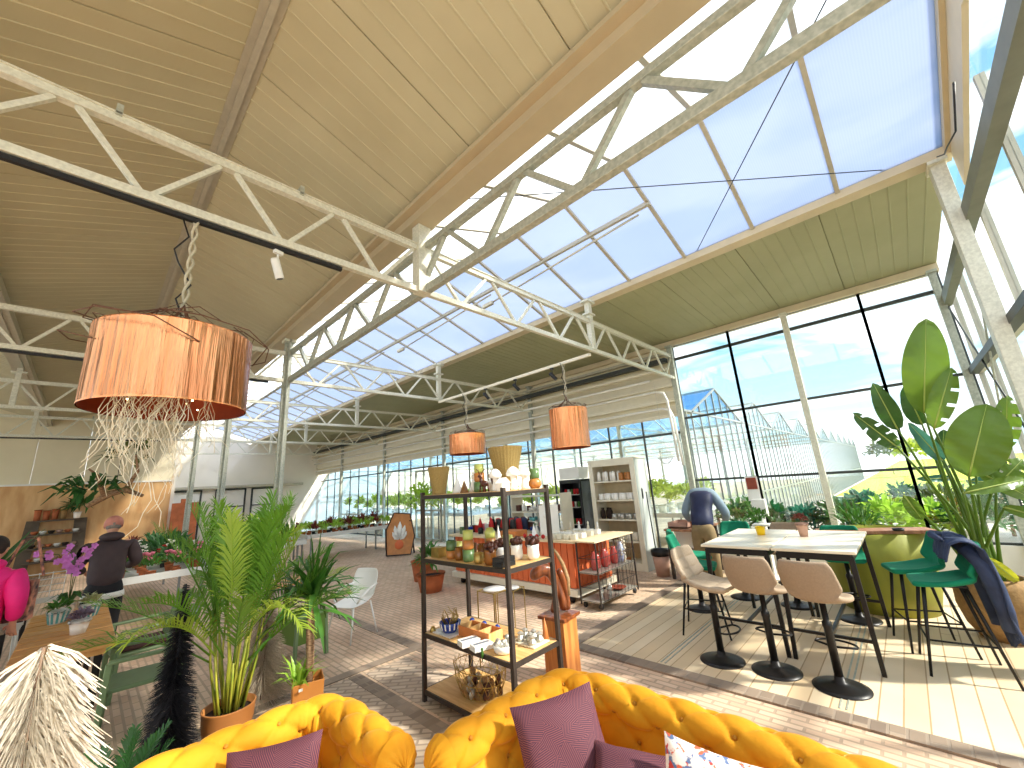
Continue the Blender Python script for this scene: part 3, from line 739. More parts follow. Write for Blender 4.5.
# jacket draped over the back of the green stool
mat('navy_cloth', (44, 58, 92), 0.75, 0, 0.35, 9, 0.5, bscale=25)
mat('lining', (120, 132, 165), 0.7)
def drape():
    mb = MB()
    # local to a frame: hangs over a horizontal bar along local x at z=1.08, y>0 in front, y<0 outside
    def g(u, v):
        s = (u - .5)
        if v < .25:
            t = v / .25; y = 0.09 - 0.05 * t + .02; z = 0.93 + 0.15 * t
        elif v < .38:
            t = (v - .25) / .13; y = 0.05 - 0.13 * t; z = 1.08 + 0.03 * sin(pi * t)
        else:
            t = (v - .38) / .62; y = -0.08 - 0.10 * t; z = 1.08 - 0.82 * t * (1 + 0.10 * sin(5 * s)) + .0
        w = 0.50 + .10 * sin(v * 3) - .12 * max(0, v - .5)
        fold = 0.022 * sin(u * 17 + v * 3) * min(1, v * 2.5) + 0.012 * sin(u * 31 - v * 9)
        x = s * w + 0.10 * max(0, v - .4) + 0.015 * sin(v * 14)
        return Vector((x, y - abs(fold) * 1.2 - .02 * (v > .4), z + .015 * sin(u * 9)))
    mb.grid(g, 44, 50)
    return mb
jt = thing('jacket', 'navy jacket hanging over the back of the nearest green stool', 'jacket', (5.55, -0.13, 0.012), 0.12)
obj('body', drape(), 'navy_cloth', jt, solid=0.012)
sl_ = MB().tube([(.10, -.06, 1.06), (.2, -.12, .98), (.26, -.16, .8), (.27, -.17, .6), (.25, -.18, .42), (.24, -.18, .34)], [.07, .075, .07, .062, .055, .05], 14)
obj('sleeve', sl_, 'navy_cloth', jt)
sl_ = MB().tube([(-.16, -.05, 1.05), (-.2, -.12, .92), (-.19, -.15, .75), (-.15, -.17, .55), (-.12, -.17, .4)], [.06, .065, .06, .055, .05], 14)
obj('sleeve', sl_, 'navy_cloth', jt)
obj('piping', MB().tube([(-.02, .035, 1.105), (.0, -.09, 1.10), (.04, -.215, .9), (.10, -.235, .7), (.09, -.245, .52)], .006, 6), 'lining', jt, label='pale blue piping')
obj('collar', MB().tube([(-.14, .08, 1.1), (-.05, .12, 1.13), (.06, .1, 1.13), (.13, .04, 1.12)], [.02, .03, .03, .02], 10), 'navy_cloth', jt)

# pots on the bar tables
mat('terracotta', (196, 110, 66), 0.8, 0, 0.25, 6); mat('soil', (50, 34, 24), 0.95, 0, .3, 40, .6)
mat('yellow_glaze', (250, 205, 20), 0.3); mat('taupe_pot', (190, 150, 130), 0.6, 0, .1, 10)
mat('leaf', (76, 126, 44), 0.5, 0, 0.35, 4, transl=.22); mat('leaf_light', (160, 196, 70), 0.45, 0, 0.25, 4, transl=.35)
mat('leaf_dark', (54, 104, 46), 0.5, 0, 0.35, 5, transl=.2); mat('leaf_olive', (96, 110, 50), 0.6, 0, .4, 5, transl=.25)
mat('leaf_teal', (60, 120, 96), .5, 0, .3, 5, transl=.25); mat('leaf_red', (120, 56, 40), .6, 0, .3, 5, transl=.2)
def pot_mb(r0, r1, h, rim=.008, n=24):
    return MB().lathe([(r0, 0), (r0 + (r1 - r0) * .5, h * .5), (r1, h), (r1 + rim, h), (r1 + rim, h - .02 * (h > .1)), (r1 + rim, h), (r1 - .012, h), (r1 - .02, h * .82), (0.001, h * .82)], n=n)
def bush_mb(n, c, rad, ll, lw, fold=.3, up=.2, jit=.25, droop=.2):
    """loose crown of small blades around c"""
    m = MB()
    for k in range(n):
        a = U(0, 2 * pi); e = math.asin(U(-.2, 1)); d = Vector((cos(a) * cos(e), sin(a) * cos(e), sin(e) + up)).normalized()
        p0 = Vector(c) + Vector((d.x * rad[0], d.y * rad[1], d.z * rad[2])) * U(.3, 1) ** .6
        d2 = (d + Vector((U(-1, 1), U(-1, 1), U(-1, 1))) * jit * 2).normalized(); L = ll * U(.7, 1.3)
        p1 = p0 + d2 * L * .5 + Vector((0, 0, L * .05)); p2 = p0 + d2 * L - Vector((0, 0, L * droop))
        m.strip([p0, p1, p2], [lw * .35, lw * U(.8, 1.1), lw * .08], (U(-.5, .5), U(-.5, .5), 1), fold)
    return m
def potted(name, label, cat, loc, r0, r1, h, pot_m, n, rad, cz, ll, lw, leaf_m, group=None, stem=0, **k):
    t = thing(name, label, cat, loc, 0, group)
    obj('pot', pot_mb(r0, r1, h), pot_m, t); obj('foliage', bush_mb(n, (0, 0, cz), rad, ll, lw, **k), leaf_m, t)
    obj('soil', MB().lathe([(r1 - .022, h * .84), (.001, h * .85)], n=14, cap=False), 'soil', t)
    if stem: obj('stem', MB().tube([(0, 0, h * .7), (.01, 0, h + stem * .5), (0, 0, h + stem)], .01, 6), 'leaf_olive', t)
    return t
potted('potted_plant', 'leafy green plant in a yellow pot on the bar table', 'potted plant', (5.95, 1.50, 1.031), .045, .055, .10, 'yellow_glaze', 160, (.12, .12, .1), .2, .06, .03, 'leaf')
potted('potted_plant', 'small plant in a beige-pink tapered pot on the bar table', 'potted plant', (5.93, 1.05, 1.031), .04, .062, .15, 'taupe_pot', 90, (.06, .06, .05), .19, .045, .02, 'leaf_red')

# ------------------------------------------------------------------ big planters and bird of paradise
mat('planter_green', (150, 152, 50), .6, 0, .25, 5, .3, stretch=(1, 1, .3)); mat('woven', (170, 132, 82), .8, 0, .3, 30, .6)
wood_mat('ledge_wood', (176, 128, 96), (140, 92, 66), (1, 10, 1), 3)
t = thing('planter', 'large round olive green planter behind the bar table', 'planter', (7.35, .55, .012))
obj('tub', MB().lathe([(.47, 0), (.53, .25), (.55, .6), (.54, .93), (.5, .94), (.48, .8), (.001, .8)], n=40), 'planter_green', t)
obj('soil', MB().lathe([(.48, .82), (.001, .84)], n=20, cap=False), 'soil', t)
obj('foliage', bush_mb(120, (0.1, .1, .95), (.3, .3, .15), .25, .02, up=.6), 'leaf', t)
t = thing('ledge_board', 'reddish wooden board lying across the rim of the olive planter', 'board', (7.0, .50, .955), .35)
obj('plank', MB().box((0, 0, .02), (.3, 1.15, .04)), 'ledge_wood', t, bevel=.005)
solo('ashtray', MB().lathe([(.05, 0), (.06, .03), (.052, .03), (.045, .01), (.001, .01)], n=16), 'black', 'small black dish on the reddish wooden board', 'dish', (6.9, .25, .995))
BASE = Vector((6.68, -.36, .012))
t = thing('bird_of_paradise', 'tall plant with huge paddle leaves in a woven tan pot by the glass corner', 'potted plant', BASE)
obj('pot', MB().lathe([(.2, 0), (.27, .12), (.31, .3), (.3, .5), (.26, .58), (.24, .58), (.23, .5), (.001, .48)], n=30), 'woven', t)
mat('bop_leaf', (104, 134, 42), .35, 0, .25, 3, .1, transl=.28); mat('bop_dark', (66, 104, 44), .35, 0, .25, 3, .1, transl=.25)
mat('bop_teal', (70, 128, 108), .4, 0, .25, 3, transl=.25); mat('bop_yellow', (196, 196, 50), .4, 0, .25, 3, transl=.3); mat('midrib', (176, 190, 96), .5, 0, .1, 8)
BOP = [((6.248, -.252, 2.307), (6.058, -.487, 3.294), .514, 'bop_leaf', 0), ((5.909, -.272, 2.112), (5.878, -.53, 2.7), .326, 'bop_leaf', 2),
 ((5.914, -.4, 1.631), (5.866, -.669, 2.298), .64, 'bop_leaf', 0), ((6.209, -.008, 2.164), (5.894, .073, 2.649), .268, 'bop_dark', 0),
 ((6.082, .045, 1.979), (5.663, .284, 2.33), .25, 'bop_dark', 1), ((6.751, -.227, 2.22), (6.484, -.171, 2.636), .295, 'bop_dark', 0),
 ((6.749, -.294, 1.795), (6.375, -.122, 2.202), .206, 'bop_teal', 0), ((6.817, -.307, 1.839), (6.72, -.384, 2.125), .208, 'bop_dark', 0),
 ((6.445, -.753, 1.876), (6.338, -.87, 2.387), .3, 'bop_leaf', 1), ((6.426, -.594, 1.499), (6.505, -.851, 1.766), .305, 'bop_leaf', 1),
 ((5.894, -.324, 1.481), (6.244, -.808, 1.582), .194, 'bop_leaf', 0), ((6.839, -.315, 1.59), (6.529, -.066, 1.604), .114, 'bop_teal', 0),
 ((7.003, -.47, 1.541), (7.101, -.64, 1.517), .16, 'bop_teal', 0), ((6.2, .10, 1.455), (6.32, .011, 1.175), .188, 'bop_leaf', 0),
 ((6.324, -.374, .83), (6.475, -.536, .58), .15, 'bop_yellow', 0), ((6.409, -.491, 1.676), (6.803, -.86, 1.338), .25, 'bop_leaf', 0), ((5.85, -.55, 1.35), (5.6, -.8, 1.25), .16, 'bop_leaf', 0)]
for k, (b_, tp, w_, m_, torn) in enumerate(BOP):
    b_ = Vector(b_) - BASE; tp = Vector(tp) - BASE; d = tp - b_; L = d.length
    view = (CAMP - (b_ + BASE)).normalized(); side = d.cross(view).normalized(); nrm = side.cross(d).normalized()
    if torn == 2: side = (side + nrm * .5).normalized()
    wf = ((tp + b_) / 2 + BASE - CAMP).normalized().dot(Vector((.705, .666, .244))) ; mb = MB(); N = 22; J = 5
    vs = []
    for i in range(N):
        u = i / (N - 1); ww = wf * w_ / 2 * (sin(pi * (u ** .9)) ** .55 if 0 < u < 1 else 0.0) + .002
        c = b_ + d * u + nrm * (0.10 * L * sin(pi * u) - .08 * L * u * u)
        for j in range(-J, J + 1):
            s_ = j / J; wob = .012 * sin(u * 40 + j) * abs(s_) + .05 * w_ * cos(u * 9) * s_ * s_
            vs.append(c + side * ww * s_ - nrm * (abs(s_) ** 1.4 * ww * -.28) + nrm * wob)
    fs = []; W = 2 * J + 1
    for i in range(N - 1):
        for j in range(W - 1):
            if torn and ((j >= J + 2 and i % 5 == 3) or (torn == 1 and j < J - 2 and i % 6 == 2)): continue
            fs.append((i * W + j, i * W + j + 1, (i + 1) * W + j + 1, (i + 1) * W + j))
    mb.add(vs, fs, True)
    lf = obj('leaf', mb, m_, t)
    st = Vector((.10 * sin(k * 2.4), .09 * cos(k * 2.4), .48)); mid = (st + b_) / 2
    out_ = Vector((b_.x - st.x, b_.y - st.y, 0)) * -.12
    if b_.z < 1.3: out_ = Vector((0, 0, .35))
    pts = [st, st.lerp(b_, .3) + out_ * .8, mid + out_, st.lerp(b_, .8) + out_ * .5, b_]
    obj('petiole', MB().tube(pts, [.022, .018, .015, .012, .009], 8), 'bop_leaf', t)
    obj('midrib', MB().tube([b_ + d * (i / 8) + nrm * (0.10 * L * sin(pi * i / 8) - .08 * L * (i / 8) ** 2 + .004) for i in range(9)], [.009 - .001 * i for i in range(9)], 6), 'midrib', lf)
obj('soil', MB().lathe([(.25, .5), (.001, .52)], n=16, cap=False), 'soil', t)
# ------------------------------------------------------------------ areca palm, dracaena, cycas
def frond_mb(p0, az, el, L, nleaf, ll, lw, droop=.5, fold=.25, spread=55):
    """pinnate frond: returns (rachis mb, leaflets mb)"""
    r = MB(); m = MB(); pts = []; d = Vector((cos(az) * cos(el), sin(az) * cos(el), sin(el))); p = Vector(p0); n = 12
    for i in range(n + 1):
        pts.append(p.copy()); d = (d + Vector((0, 0, -droop / n * (.4 + 1.6 * i / n)))).normalized(); p = p + d * L / n
    m.tube(pts, [.008 - .0055 * i / n for i in range(n + 1)], 5)
    for k in range(nleaf):
        f = .22 + .78 * k / nleaf; i = f * n; i0 = min(n - 1, int(i)); q = pts[i0].lerp(pts[i0 + 1], i - i0); t = (pts[i0 + 1] - pts[i0]).normalized()
        up = Vector((0, 0, 1)); sd = t.cross(up); sd = sd.normalized() if sd.length > .05 else Vector((1, 0, 0)); nn = sd.cross(t).normalized()
        le = ll * (sin(pi * (.12 + .80 * (k / nleaf))) ** .6)
        for s_ in (-1, 1):
            a = radians(spread * (1 - .55 * k / nleaf)) + U(-.08, .08)
            dd = (t * cos(a) + sd * s_ * sin(a) + nn * U(.2, .6)).normalized()
            e1 = q + dd * le * .5; e2 = q + dd * le - Vector((0, 0, le * U(.12, .35)))
            m.strip([q, e1, e2], [lw * .6, lw, lw * .1], nn + dd * .01, fold)
    return m
t = thing('areca_palm', 'tall feathery palm in a terracotta pot behind the mustard sofa', 'palm', (1.0, 4.28, 0))
mat('palm_leaf', (112, 158, 48), .42, 0, .3, 3, transl=.3); mat('palm_light', (172, 196, 70), .45, 0, .25, 3, transl=.35); mat('cane', (186, 178, 60), .5, 0, .25, 6, 0, (120, 140, 40), (6, 6, .6)); mat('pot_orange', (198, 128, 66), .55, 0, .12, 6)
obj('pot', MB().lathe([(.12, 0), (.155, .1), (.175, .2), (.18, .29), (.185, .3), (.172, .3), (.165, .25), (.001, .24)], n=30), 'pot_orange', t)
obj('soil', MB().lathe([(.168, .25), (.001, .26)], n=16, cap=False), 'soil', t)
random.seed(11)
for k in range(40):
    az = k * 2.399 + U(-.2, .2); el = radians(U(66, 88)) if k % 3 else radians(U(36, 58)); r0 = U(.02, .1)
    h = U(.55, .85) if k % 3 else U(.35, .6); b_ = Vector((r0 * cos(az), r0 * sin(az), .25)); top = b_ + Vector((cos(az) * .10, sin(az) * .10, h))
    if k < 26: obj('cane', MB().tube([b_, b_.lerp(top, .5) + Vector((U(-.02, .02), U(-.02, .02), 0)), top], [.011, .009, .007], 6), 'cane', t)
    obj('frond', frond_mb(top, az, el, U(.62, .98) if k % 3 else U(.75, 1.1), 30, .25, .0135, droop=U(.35, 1.25), spread=46), 'palm_leaf' if k % 4 else 'palm_light', t)
random.seed(12)
t = thing('dracaena', 'stout-trunked plant with lance leaves in a square ochre pot right of the palm', 'potted plant', (1.52, 4.08, 0))
mat('bark', (176, 140, 104), .85, 0, .4, 30, .8, (120, 86, 60), (1, 1, 3)); mat('ochre_pot', (205, 132, 60), .5, 0, .1, 6)
obj('pot', MB().lathe([(.15, 0), (.165, .1), (.165, .3), (.17, .36), (.155, .36), (.15, .3), (.001, .29)], n=4, smooth=False), 'ochre_pot', t, bevel=.03, segs=4).rotation_euler = (0, 0, .5)
obj('trunk', MB().tube([(0, 0, .28), (.01, 0, .5), (0, .01, .75), (.0, 0, 1.0)], [.036, .032, .034, .028], 12), 'bark', t)
m = MB()
for k in range(92):
    a = k * 2.399; e = radians(U(-25, 85)); d = Vector((cos(a) * cos(e), sin(a) * cos(e), sin(e))); L = U(.36, .58); p0 = Vector((0, 0, U(.88, 1.1)))
    p1 = p0 + d * L * .35; p2 = p0 + d * L * .75 - Vector((0, 0, .03)); p3 = p0 + d * L - Vector((0, 0, U(.06, .16)))
    m.strip([p0, p1, p2, p3], [.018, .045, .036, .004], (0, 0, 1) if abs(d.z) < .9 else (1, 0, 0), .35)
obj('foliage', m, 'leaf', t)
m = MB()
for k in range(40):
    a = k * 2.399; e = radians(U(0, 70)); d = Vector((cos(a) * cos(e), sin(a) * cos(e), sin(e))); L = U(.14, .3); p0 = Vector((-.07 + U(-.05, .05), U(-.06, .06), .32))
    m.strip([p0, p0 + d * L * .5 + Vector((0, 0, .05)), p0 + d * L], [.012, .026, .003], (0, 0, 1), .3)
obj('undergrowth', m, 'leaf_light', t)
obj('plant_label', MB().box((-.10, -.125, .33), (.03, .004, .02)), 'white_paint', t)
t = thing('cycas', 'low spiky dark green plant between the silver and black bristle trees', 'potted plant', (.30, 3.55, 0))
obj('pot', pot_mb(.1, .13, .2), 'black', t)
for k in range(16):
    a = k * 2.399; obj('frond', frond_mb((0, 0, .2), a, radians(U(35, 80)), U(.32, .46), 22, .11, .012, droop=.3, spread=50), 'leaf_dark', t)

# ------------------------------------------------------------------ bristle trees
def tinsel(n_, h0, h1, rfun, lenf, w, down, c=(0, 0), jitter=.3, seg=2, steps=None):
    m = MB()
    for k in range(n_):
        f = (k + R()) / n_; f = f ** .75; z = h1 - (h1 - h0) * f; a = U(0, 2 * pi); L = lenf(f) * U(.8, 1.1)
        d = Vector((cos(a), sin(a), -down * U(.7, 1.3))).normalized()
        p0 = Vector((c[0] + cos(a) * rfun(f) * .2, c[1] + sin(a) * rfun(f) * .2, z)); p2 = p0 + d * L; p1 = (p0 + p2) / 2 + Vector((0, 0, .10 * L))
        if p2.z < .01: p2.z = .01
        m.strip([p0, p1, p2], [w, w * 1.1, w * .4], (sin(a), -cos(a), U(-.5, .5)), .0)
    return m
mat('silver', (238, 230, 212), .35, .35, .25, 90); mat('silver_trunk', (120, 96, 76), .8)
mat('bristle_black', (30, 28, 34), .55, .2, .3, 40); mat('pale_wire', (214, 196, 172), .6, .1, .35, 80)
random.seed(5)
t = thing('tinsel_tree', 'silver-white bristle christmas tree in front of the slatted wooden table', 'decorative tree', (-.05, 2.9, 0))
obj('bristles', tinsel(3400, .12, 1.30, lambda f: .1, lambda f: .22 + .40 * f, .0062, 1.05), 'silver', t)
obj('stem', MB().tube([(0, 0, 0), (0, 0, 1.29)], [.02, .006], 8), 'silver_trunk', t)
t = thing('tinsel_tree', 'slim black bristle tree between the green armchair and the palm', 'decorative tree', (.62, 4.2, 0))
obj('bristles', tinsel(3800, .06, 1.27, lambda f: .02, lambda f: .02 + .20 * f, .004, .25), 'bristle_black', t)
obj('stem', MB().tube([(0, 0, 0), (0, 0, 1.27)], [.018, .005], 8), 'bristle_black', t)
t = thing('tinsel_tree', 'pale champagne bristle tree half hidden behind the palm canes', 'decorative tree', (1.42, 4.95, 0))
obj('bristles', tinsel(2600, .05, .98, lambda f: .02, lambda f: .04 + .26 * f, .0045, .3), 'pale_wire', t)
obj('stem', MB().tube([(0, 0, 0), (0, 0, .98)], [.015, .005], 8), 'silver_trunk', t)

# ------------------------------------------------------------------ slatted tables, chairs by the left
wood_mat('teak', (214, 164, 98), (184, 128, 66), (1.2, 14, 1), 3, rough=.4); wood_mat('grey_wood', (150, 132, 112), (118, 102, 88), (1.2, 14, 1), 3, rough=.6)
mat('sage', (118, 142, 100), .5, 0, .12, 8); mat('wire_white', (232, 230, 222), .5, .1); mat('olive_green', (96, 128, 48), .5, 0, .1, 8)
def slat_table(label, x0, x1, y0, y1, z, m, sz=.235, leg='black_metal'):
    t = thing('slatted_table', label, 'table', ((x0 + x1) / 2, (y0 + y1) / 2, 0)); n = int((y1 - y0) / sz); d = (y1 - y0) / n; mb = MB()
    for k in range(n): mb.box((0, -(y1 - y0) / 2 + (k + .5) * d, z - .02), (x1 - x0, d - .024, .04))
    obj('tabletop', mb, m, t, bevel=.006)
    obj('side_rail', MB().box((0, 0, z - .065), (x1 - x0 - .12, y1 - y0 - .1, .05)), m, t)
    for a in (-1, 1):
        for b_ in (-1, 1): obj('leg', MB().box((a * ((x1 - x0) / 2 - .1), b_ * ((y1 - y0) / 2 - .12), (z - .04) / 2), (.05, .05, z - .04)), leg, t)
    return t
slat_table('honey-coloured slatted wooden table with pots on it, beside the green armchair', -.275, .34, 5.3, 7.55, .75, 'teak')
slat_table('grey weathered slatted table at the left edge, nearest of the two grey ones', -1.3, -.42, 7.0, 8.6, .74, 'grey_wood')
slat_table('grey weathered slatted table behind the first grey one, by the wire bench', -1.5, -.35, 9.3, 10.6, .74, 'grey_wood')
# table pots
def small_pot(label, loc, r, h, m, leaf_m=None, n=40, shape=None, name='flower_pot', cat='flower pot'):
    t = thing(name, label, cat, loc); obj('pot', pot_mb(r * .72, r, h, .006, 20), m, t)
    if leaf_m: obj('foliage', bush_mb(n, (0, 0, h), (r * .9, r * .9, r * .7), r * 1.0, r * .35, up=.5), leaf_m, t)
    return t
mat('white_ceramic', (246, 242, 234), .25); mat('stripe_teal', (90, 160, 160), .4); mat('mauve', (150, 128, 146), .7, 0, .4, 40)
mat('succulent', (176, 176, 120), .6, 0, .2, 20)
small_pot('white flower pot with mauve plants on the honey-coloured table', (.10, 5.98, .751), .075, .12, 'white_ceramic', 'mauve', 120)
for k, (lab, x, y, lf) in enumerate((('teal and white striped pot with green leaves, left on the honey-coloured table', -.06, 6.75, 'leaf'), ('striped pot with pale round succulents, further right on the honey-coloured table', .17, 6.78, 'succulent'))):
    t = small_pot(lab, (x, y, .751), .085, .13, 'white_ceramic', lf, 60)
    mb = MB()
    for j in range(12):
        a = j * pi / 6; mb.bar((.066 * cos(a), .066 * sin(a), .01), (.0905 * cos(a), .0905 * sin(a), .125), .018, .003, up=(cos(a), sin(a), 0))
    obj('stripe', mb, 'stripe_teal', t)
def armchair(label, x, y, rz, m='sage', cush=None):
    """plastic garden armchair facing +x"""
    t = thing('armchair', label, 'armchair', (x, y, 0), rz)
    obj('seat', MB().box((0, 0, .40), (.44, .46, .035)).box((.22, 0, .385), (.03, .46, .06)), m, t, bevel=.012)
    bk = MB()
    for k in range(6): bk.bar((-.2, -.17 + .068 * k, .41), (-.33, -.19 + .076 * k, .86), .045, .018, up=(1, 0, .2))
    bk.bar((-.325, -.23, .85), (-.325, .23, .85), .03, .07); obj('backrest', bk, m, t, bevel=.006)
    for s_ in (-1, 1):
        obj('armrest', MB().box((-.02, s_ * .27, .63), (.5, .06, .03)), m, t, bevel=.012)
        obj('leg', MB().bar((.22, s_ * .25, .62), (.25, s_ * .27, 0), .05, .05, w2=.04), m, t, bevel=.008)
        obj('leg', MB().bar((-.25, s_ * .25, .62), (-.31, s_ * .27, 0), .05, .05, w2=.04), m, t, bevel=.008)
    return t
armchair('sage green plastic armchair drawn up to the honey-coloured table, beside the silver tree', .55, 5.35, pi - .1)
armchair('sage green plastic armchair at the far half of the honey-coloured table', .62, 6.45, pi + .1)
solo('seat_pad', MB().box((0, 0, .025), (.4, .4, .05)), mat('brown_pad', (70, 42, 36), .8, 0, .2, 10), 'dark brown pad on the seat of the far green armchair', 'seat pad', (.62, 6.45, .419), bevel=.02)
def wire_bench(label, x, y, w_):
    t = thing('wire_bench', label, 'bench', (x, y, 0)); m = MB()
    for z in (.45, .55, .65, .75, .85): m.tube([(-w_ / 2, .25 + (z - .45) * .25, z), (w_ / 2, .25 + (z - .45) * .25, z)], .009, 6)
    for k in range(9): xx = -w_ / 2 + k * w_ / 8; m.tube([(xx, .24, .42), (xx, .35, .87)], .006, 6)
    obj('backrest', m, 'wire_white', t); m = MB()
    for k in range(6): m.tube([(-w_ / 2, -.25 + .1 * k, .44), (w_ / 2, -.25 + .1 * k, .44)], .009, 6)
    obj('seat', m, 'wire_white', t)
    for a in (-1, 1):
        for b_ in (-1, 1): obj('leg', MB().tube([(a * (w_ / 2 - .04), b_ * .22, .44), (a * (w_ / 2 - .02), b_ * .26, 0)], .014, 8), 'wire_white', t)
wire_bench('white wire garden bench behind the grey slatted tables', -.75, 11.2, 1.3)
wire_bench('white wire garden bench at the left edge between the grey slatted tables', -.85, 8.95, .9)
# white shell chair beyond the palm
t = thing('chair', 'white plastic chair with thin metal legs standing alone on the brick floor', 'chair', (2.72, 5.85, 0), radians(200))
g = MB().grid(shell_pts(w=.46, d=.42, back=.34, seat=.45), 13, 25); obj('seat_shell', g, 'white_paint', t, solid=.012, sub=1)
for a in (-1, 1):
    for b_ in (-1, 1): obj('leg', MB().tube([(a * .15, b_ * .17, .42), (a * .24, b_ * .22, 0)], [.012, .009], 8), 'white_paint', t)
for s_ in (-1, 1): obj('armrest', MB().tube([(-.24, s_ * .2, .62), (-.05, s_ * .25, .60), (.1, s_ * .24, .52), (.12, s_ * .2, .45)], .014, 8), 'white_paint', t)
# small olive side table / crate and dark stand behind the palm
t = thing('stool_table', 'square olive green plastic stool behind the dracaena', 'stool', (2.05, 5.75, 0), .2)
obj('seat', MB().box((0, 0, .46), (.42, .42, .03)), 'olive_green', t, bevel=.01)
obj('side_panel', MB().box((0, -.19, .32), (.36, .02, .26)).box((.19, 0, .32), (.02, .36, .26)).box((-.19, 0, .32), (.02, .36, .26)).box((0, .19, .32), (.36, .02, .26)), 'olive_green', t, bevel=.004)
for a in (-1, 1):
    for b_ in (-1, 1): obj('leg', MB().bar((a * .18, b_ * .18, .45), (a * .2, b_ * .2, 0), .035, .035), 'sage', t)
t = thing('pedestal_table', 'small cafe table with a black pedestal behind the dracaena, by the white chair', 'table', (2.12, 6.62, 0))
obj('tabletop', MB().box((0, 0, .73), (.6, .6, .025)), 'teak', t, bevel=.006)
obj('post', MB().box((0, 0, .37), (.06, .06, .7)), 'black_metal', t); obj('base', MB().box((0, 0, .012), (.42, .42, .024)), 'black_metal', t, bevel=.005)

# ------------------------------------------------------------------ flower tables
mat('tray', (226, 226, 220), .5, 0, .08, 5); mat('alu_leg', (150, 154, 152), .4, .5)
def bench_table(label, x0, x1, y0, y1, z):
    t = thing('plant_table', label, 'table', ((x0 + x1) / 2, (y0 + y1) / 2, 0)); w_, d = x1 - x0, y1 - y0
    obj('tray', MB().box((0, 0, z - .06), (w_, d, .03)).box((0, d / 2, z - .02), (w_, .03, .11)).box((0, -d / 2, z - .02), (w_, .03, .11)).box((w_ / 2, 0, z - .02), (.03, d, .11)).box((-w_ / 2, 0, z - .02), (.03, d, .11)), 'tray', t)
    for a in (-1, 1):
        for b_ in (-1, 0, 1): obj('leg', MB().box((a * (w_ / 2 - .15), b_ * (d / 2 - .15), (z - .08) / 2), (.04, .04, z - .08)), 'alu_leg', t)
    return t
bench_table('long white flower table between the man and the galvanised columns', .35, 1.75, 9.3, 14.2, .78)
bench_table('long white plant table far off by the glazed side wall, under a strip of seedlings', 4.6, 7.3, 12.9, 14.6, .78)
bench_table('white plant table behind the palm, beside the third galvanised column', 2.6, 4.1, 11.6, 14.6, .78)
random.seed(21)
colors = {'white': (246, 240, 226), 'pink': (226, 130, 150), 'red': (190, 40, 30), 'magenta': (214, 132, 208)}
for k, c in colors.items(): mat('petal_' + k, c, .6, 0, .12, 20, transl=.25)
def flower_plant(name, label, cat, loc, h, leaf_m, petal, group, n=26, nf=6, fs=.035, spread=.14):
    t = thing(name, label, cat, loc, 0, group)
    obj('pot', pot_mb(.05, .065, .1, .005, 12), 'terracotta' if R() < .5 else 'black', t)
    obj('foliage', bush_mb(n, (0, 0, .12), (spread, spread, h * .5), h * .55, .05, up=.7), leaf_m, t)
    if petal:
        m = MB()
        for k in range(nf):
            a = U(0, 2 * pi); r = U(0, spread); m.lathe([(.001, 0), (fs * .6, fs * .4), (fs, fs * 1.1), (fs * .7, fs * 1.3), (.001, fs)], (r * cos(a), r * sin(a), h * U(.75, 1.15)), 7)
        obj('flowers', m, 'petal_' + petal, t)
    return t
protos = [flower_plant('flowering_plant', '', 'potted plant', (0, 0, 0), .34, 'leaf_dark', 'white', 'x'), flower_plant('flowering_plant', '', 'potted plant', (0, 0, 0), .30, 'leaf', 'pink', 'x'),
          flower_plant('leafy_plant', '', 'potted plant', (0, 0, 0), .5, 'leaf_dark', None, 'x', 34), flower_plant('leafy_plant', '', 'potted plant', (0, 0, 0), .45, 'leaf_red', None, 'x', 34),
          flower_plant('flowering_plant', '', 'potted plant', (0, 0, 0), .3, 'leaf', 'red', 'x', 26, 4), flower_plant('leafy_plant', '', 'potted plant', (0, 0, 0), .32, 'leaf_light', None, 'x', 40)]
use = {}
def put(i, loc, label, group, s=1):
    if not use.get(i): o = protos[i]; o.location = loc; o['label'] = label; o['group'] = group; o.scale = (s, s, s); use[i] = 1; return o
    return dup(protos[i], loc, U(0, 6), label, group, (s, s, s))
for gx in range(4):
    for gy in range(15):
        x, y = .52 + gx * .35 + U(-.04, .04), 9.5 + gy * .32 + U(-.04, .04)
        if gx >= 2 and gy > 5: i, lab, grp = 2, 'dark leafy plant on the flower table, between the white blooms and the wood wall', 'dark leafy plants on the flower table'
        elif gy < 3: i, lab, grp = 1, 'pink flowering plant at the near end of the white flower table', 'pink flowering plants'
        elif (gx, gy) in ((3, 3), (2, 4), (3, 5)): i, lab, grp = 4, 'red flowering plant among white blooms on the flower table', 'red flowering plants'
        elif gy > 11: i, lab, grp = 3, 'reddish-leaved plant at the far end of the flower table', 'reddish-leaved plants on the flower table'
        else: i, lab, grp = 0, 'white lily-like flowering plant on the long flower table', 'white flowering plants'
        put(i, (x, y, .735), lab, grp, U(.85, 1.2))
for gx in range(8):
    for gy in range(4):
        i = 5 if (gx + gy) % 3 else 3
        put(i, (4.8 + gx * .34 + U(-.05, .05), 13.1 + gy * .42, .735), 'reddish seedling plant on the plant table by the glazed side wall' if i == 3 else 'fresh green seedling plant on the plant table by the glazed side wall', 'red seedlings on the far table' if i == 3 else 'green seedlings on the far table', U(.8, 1.1))
for gx in range(3):
    for gy in range(6):
        i = 2 if (gx + gy) % 2 else 5
        put(i, (2.85 + gx * .5, 11.9 + gy * .5, .735), 'dark leafy plant on the table beside the third column' if i == 2 else 'light green plant on the table beside the third column', 'dark plants by the third column' if i == 2 else 'green plants by the third column', U(.9, 1.2))
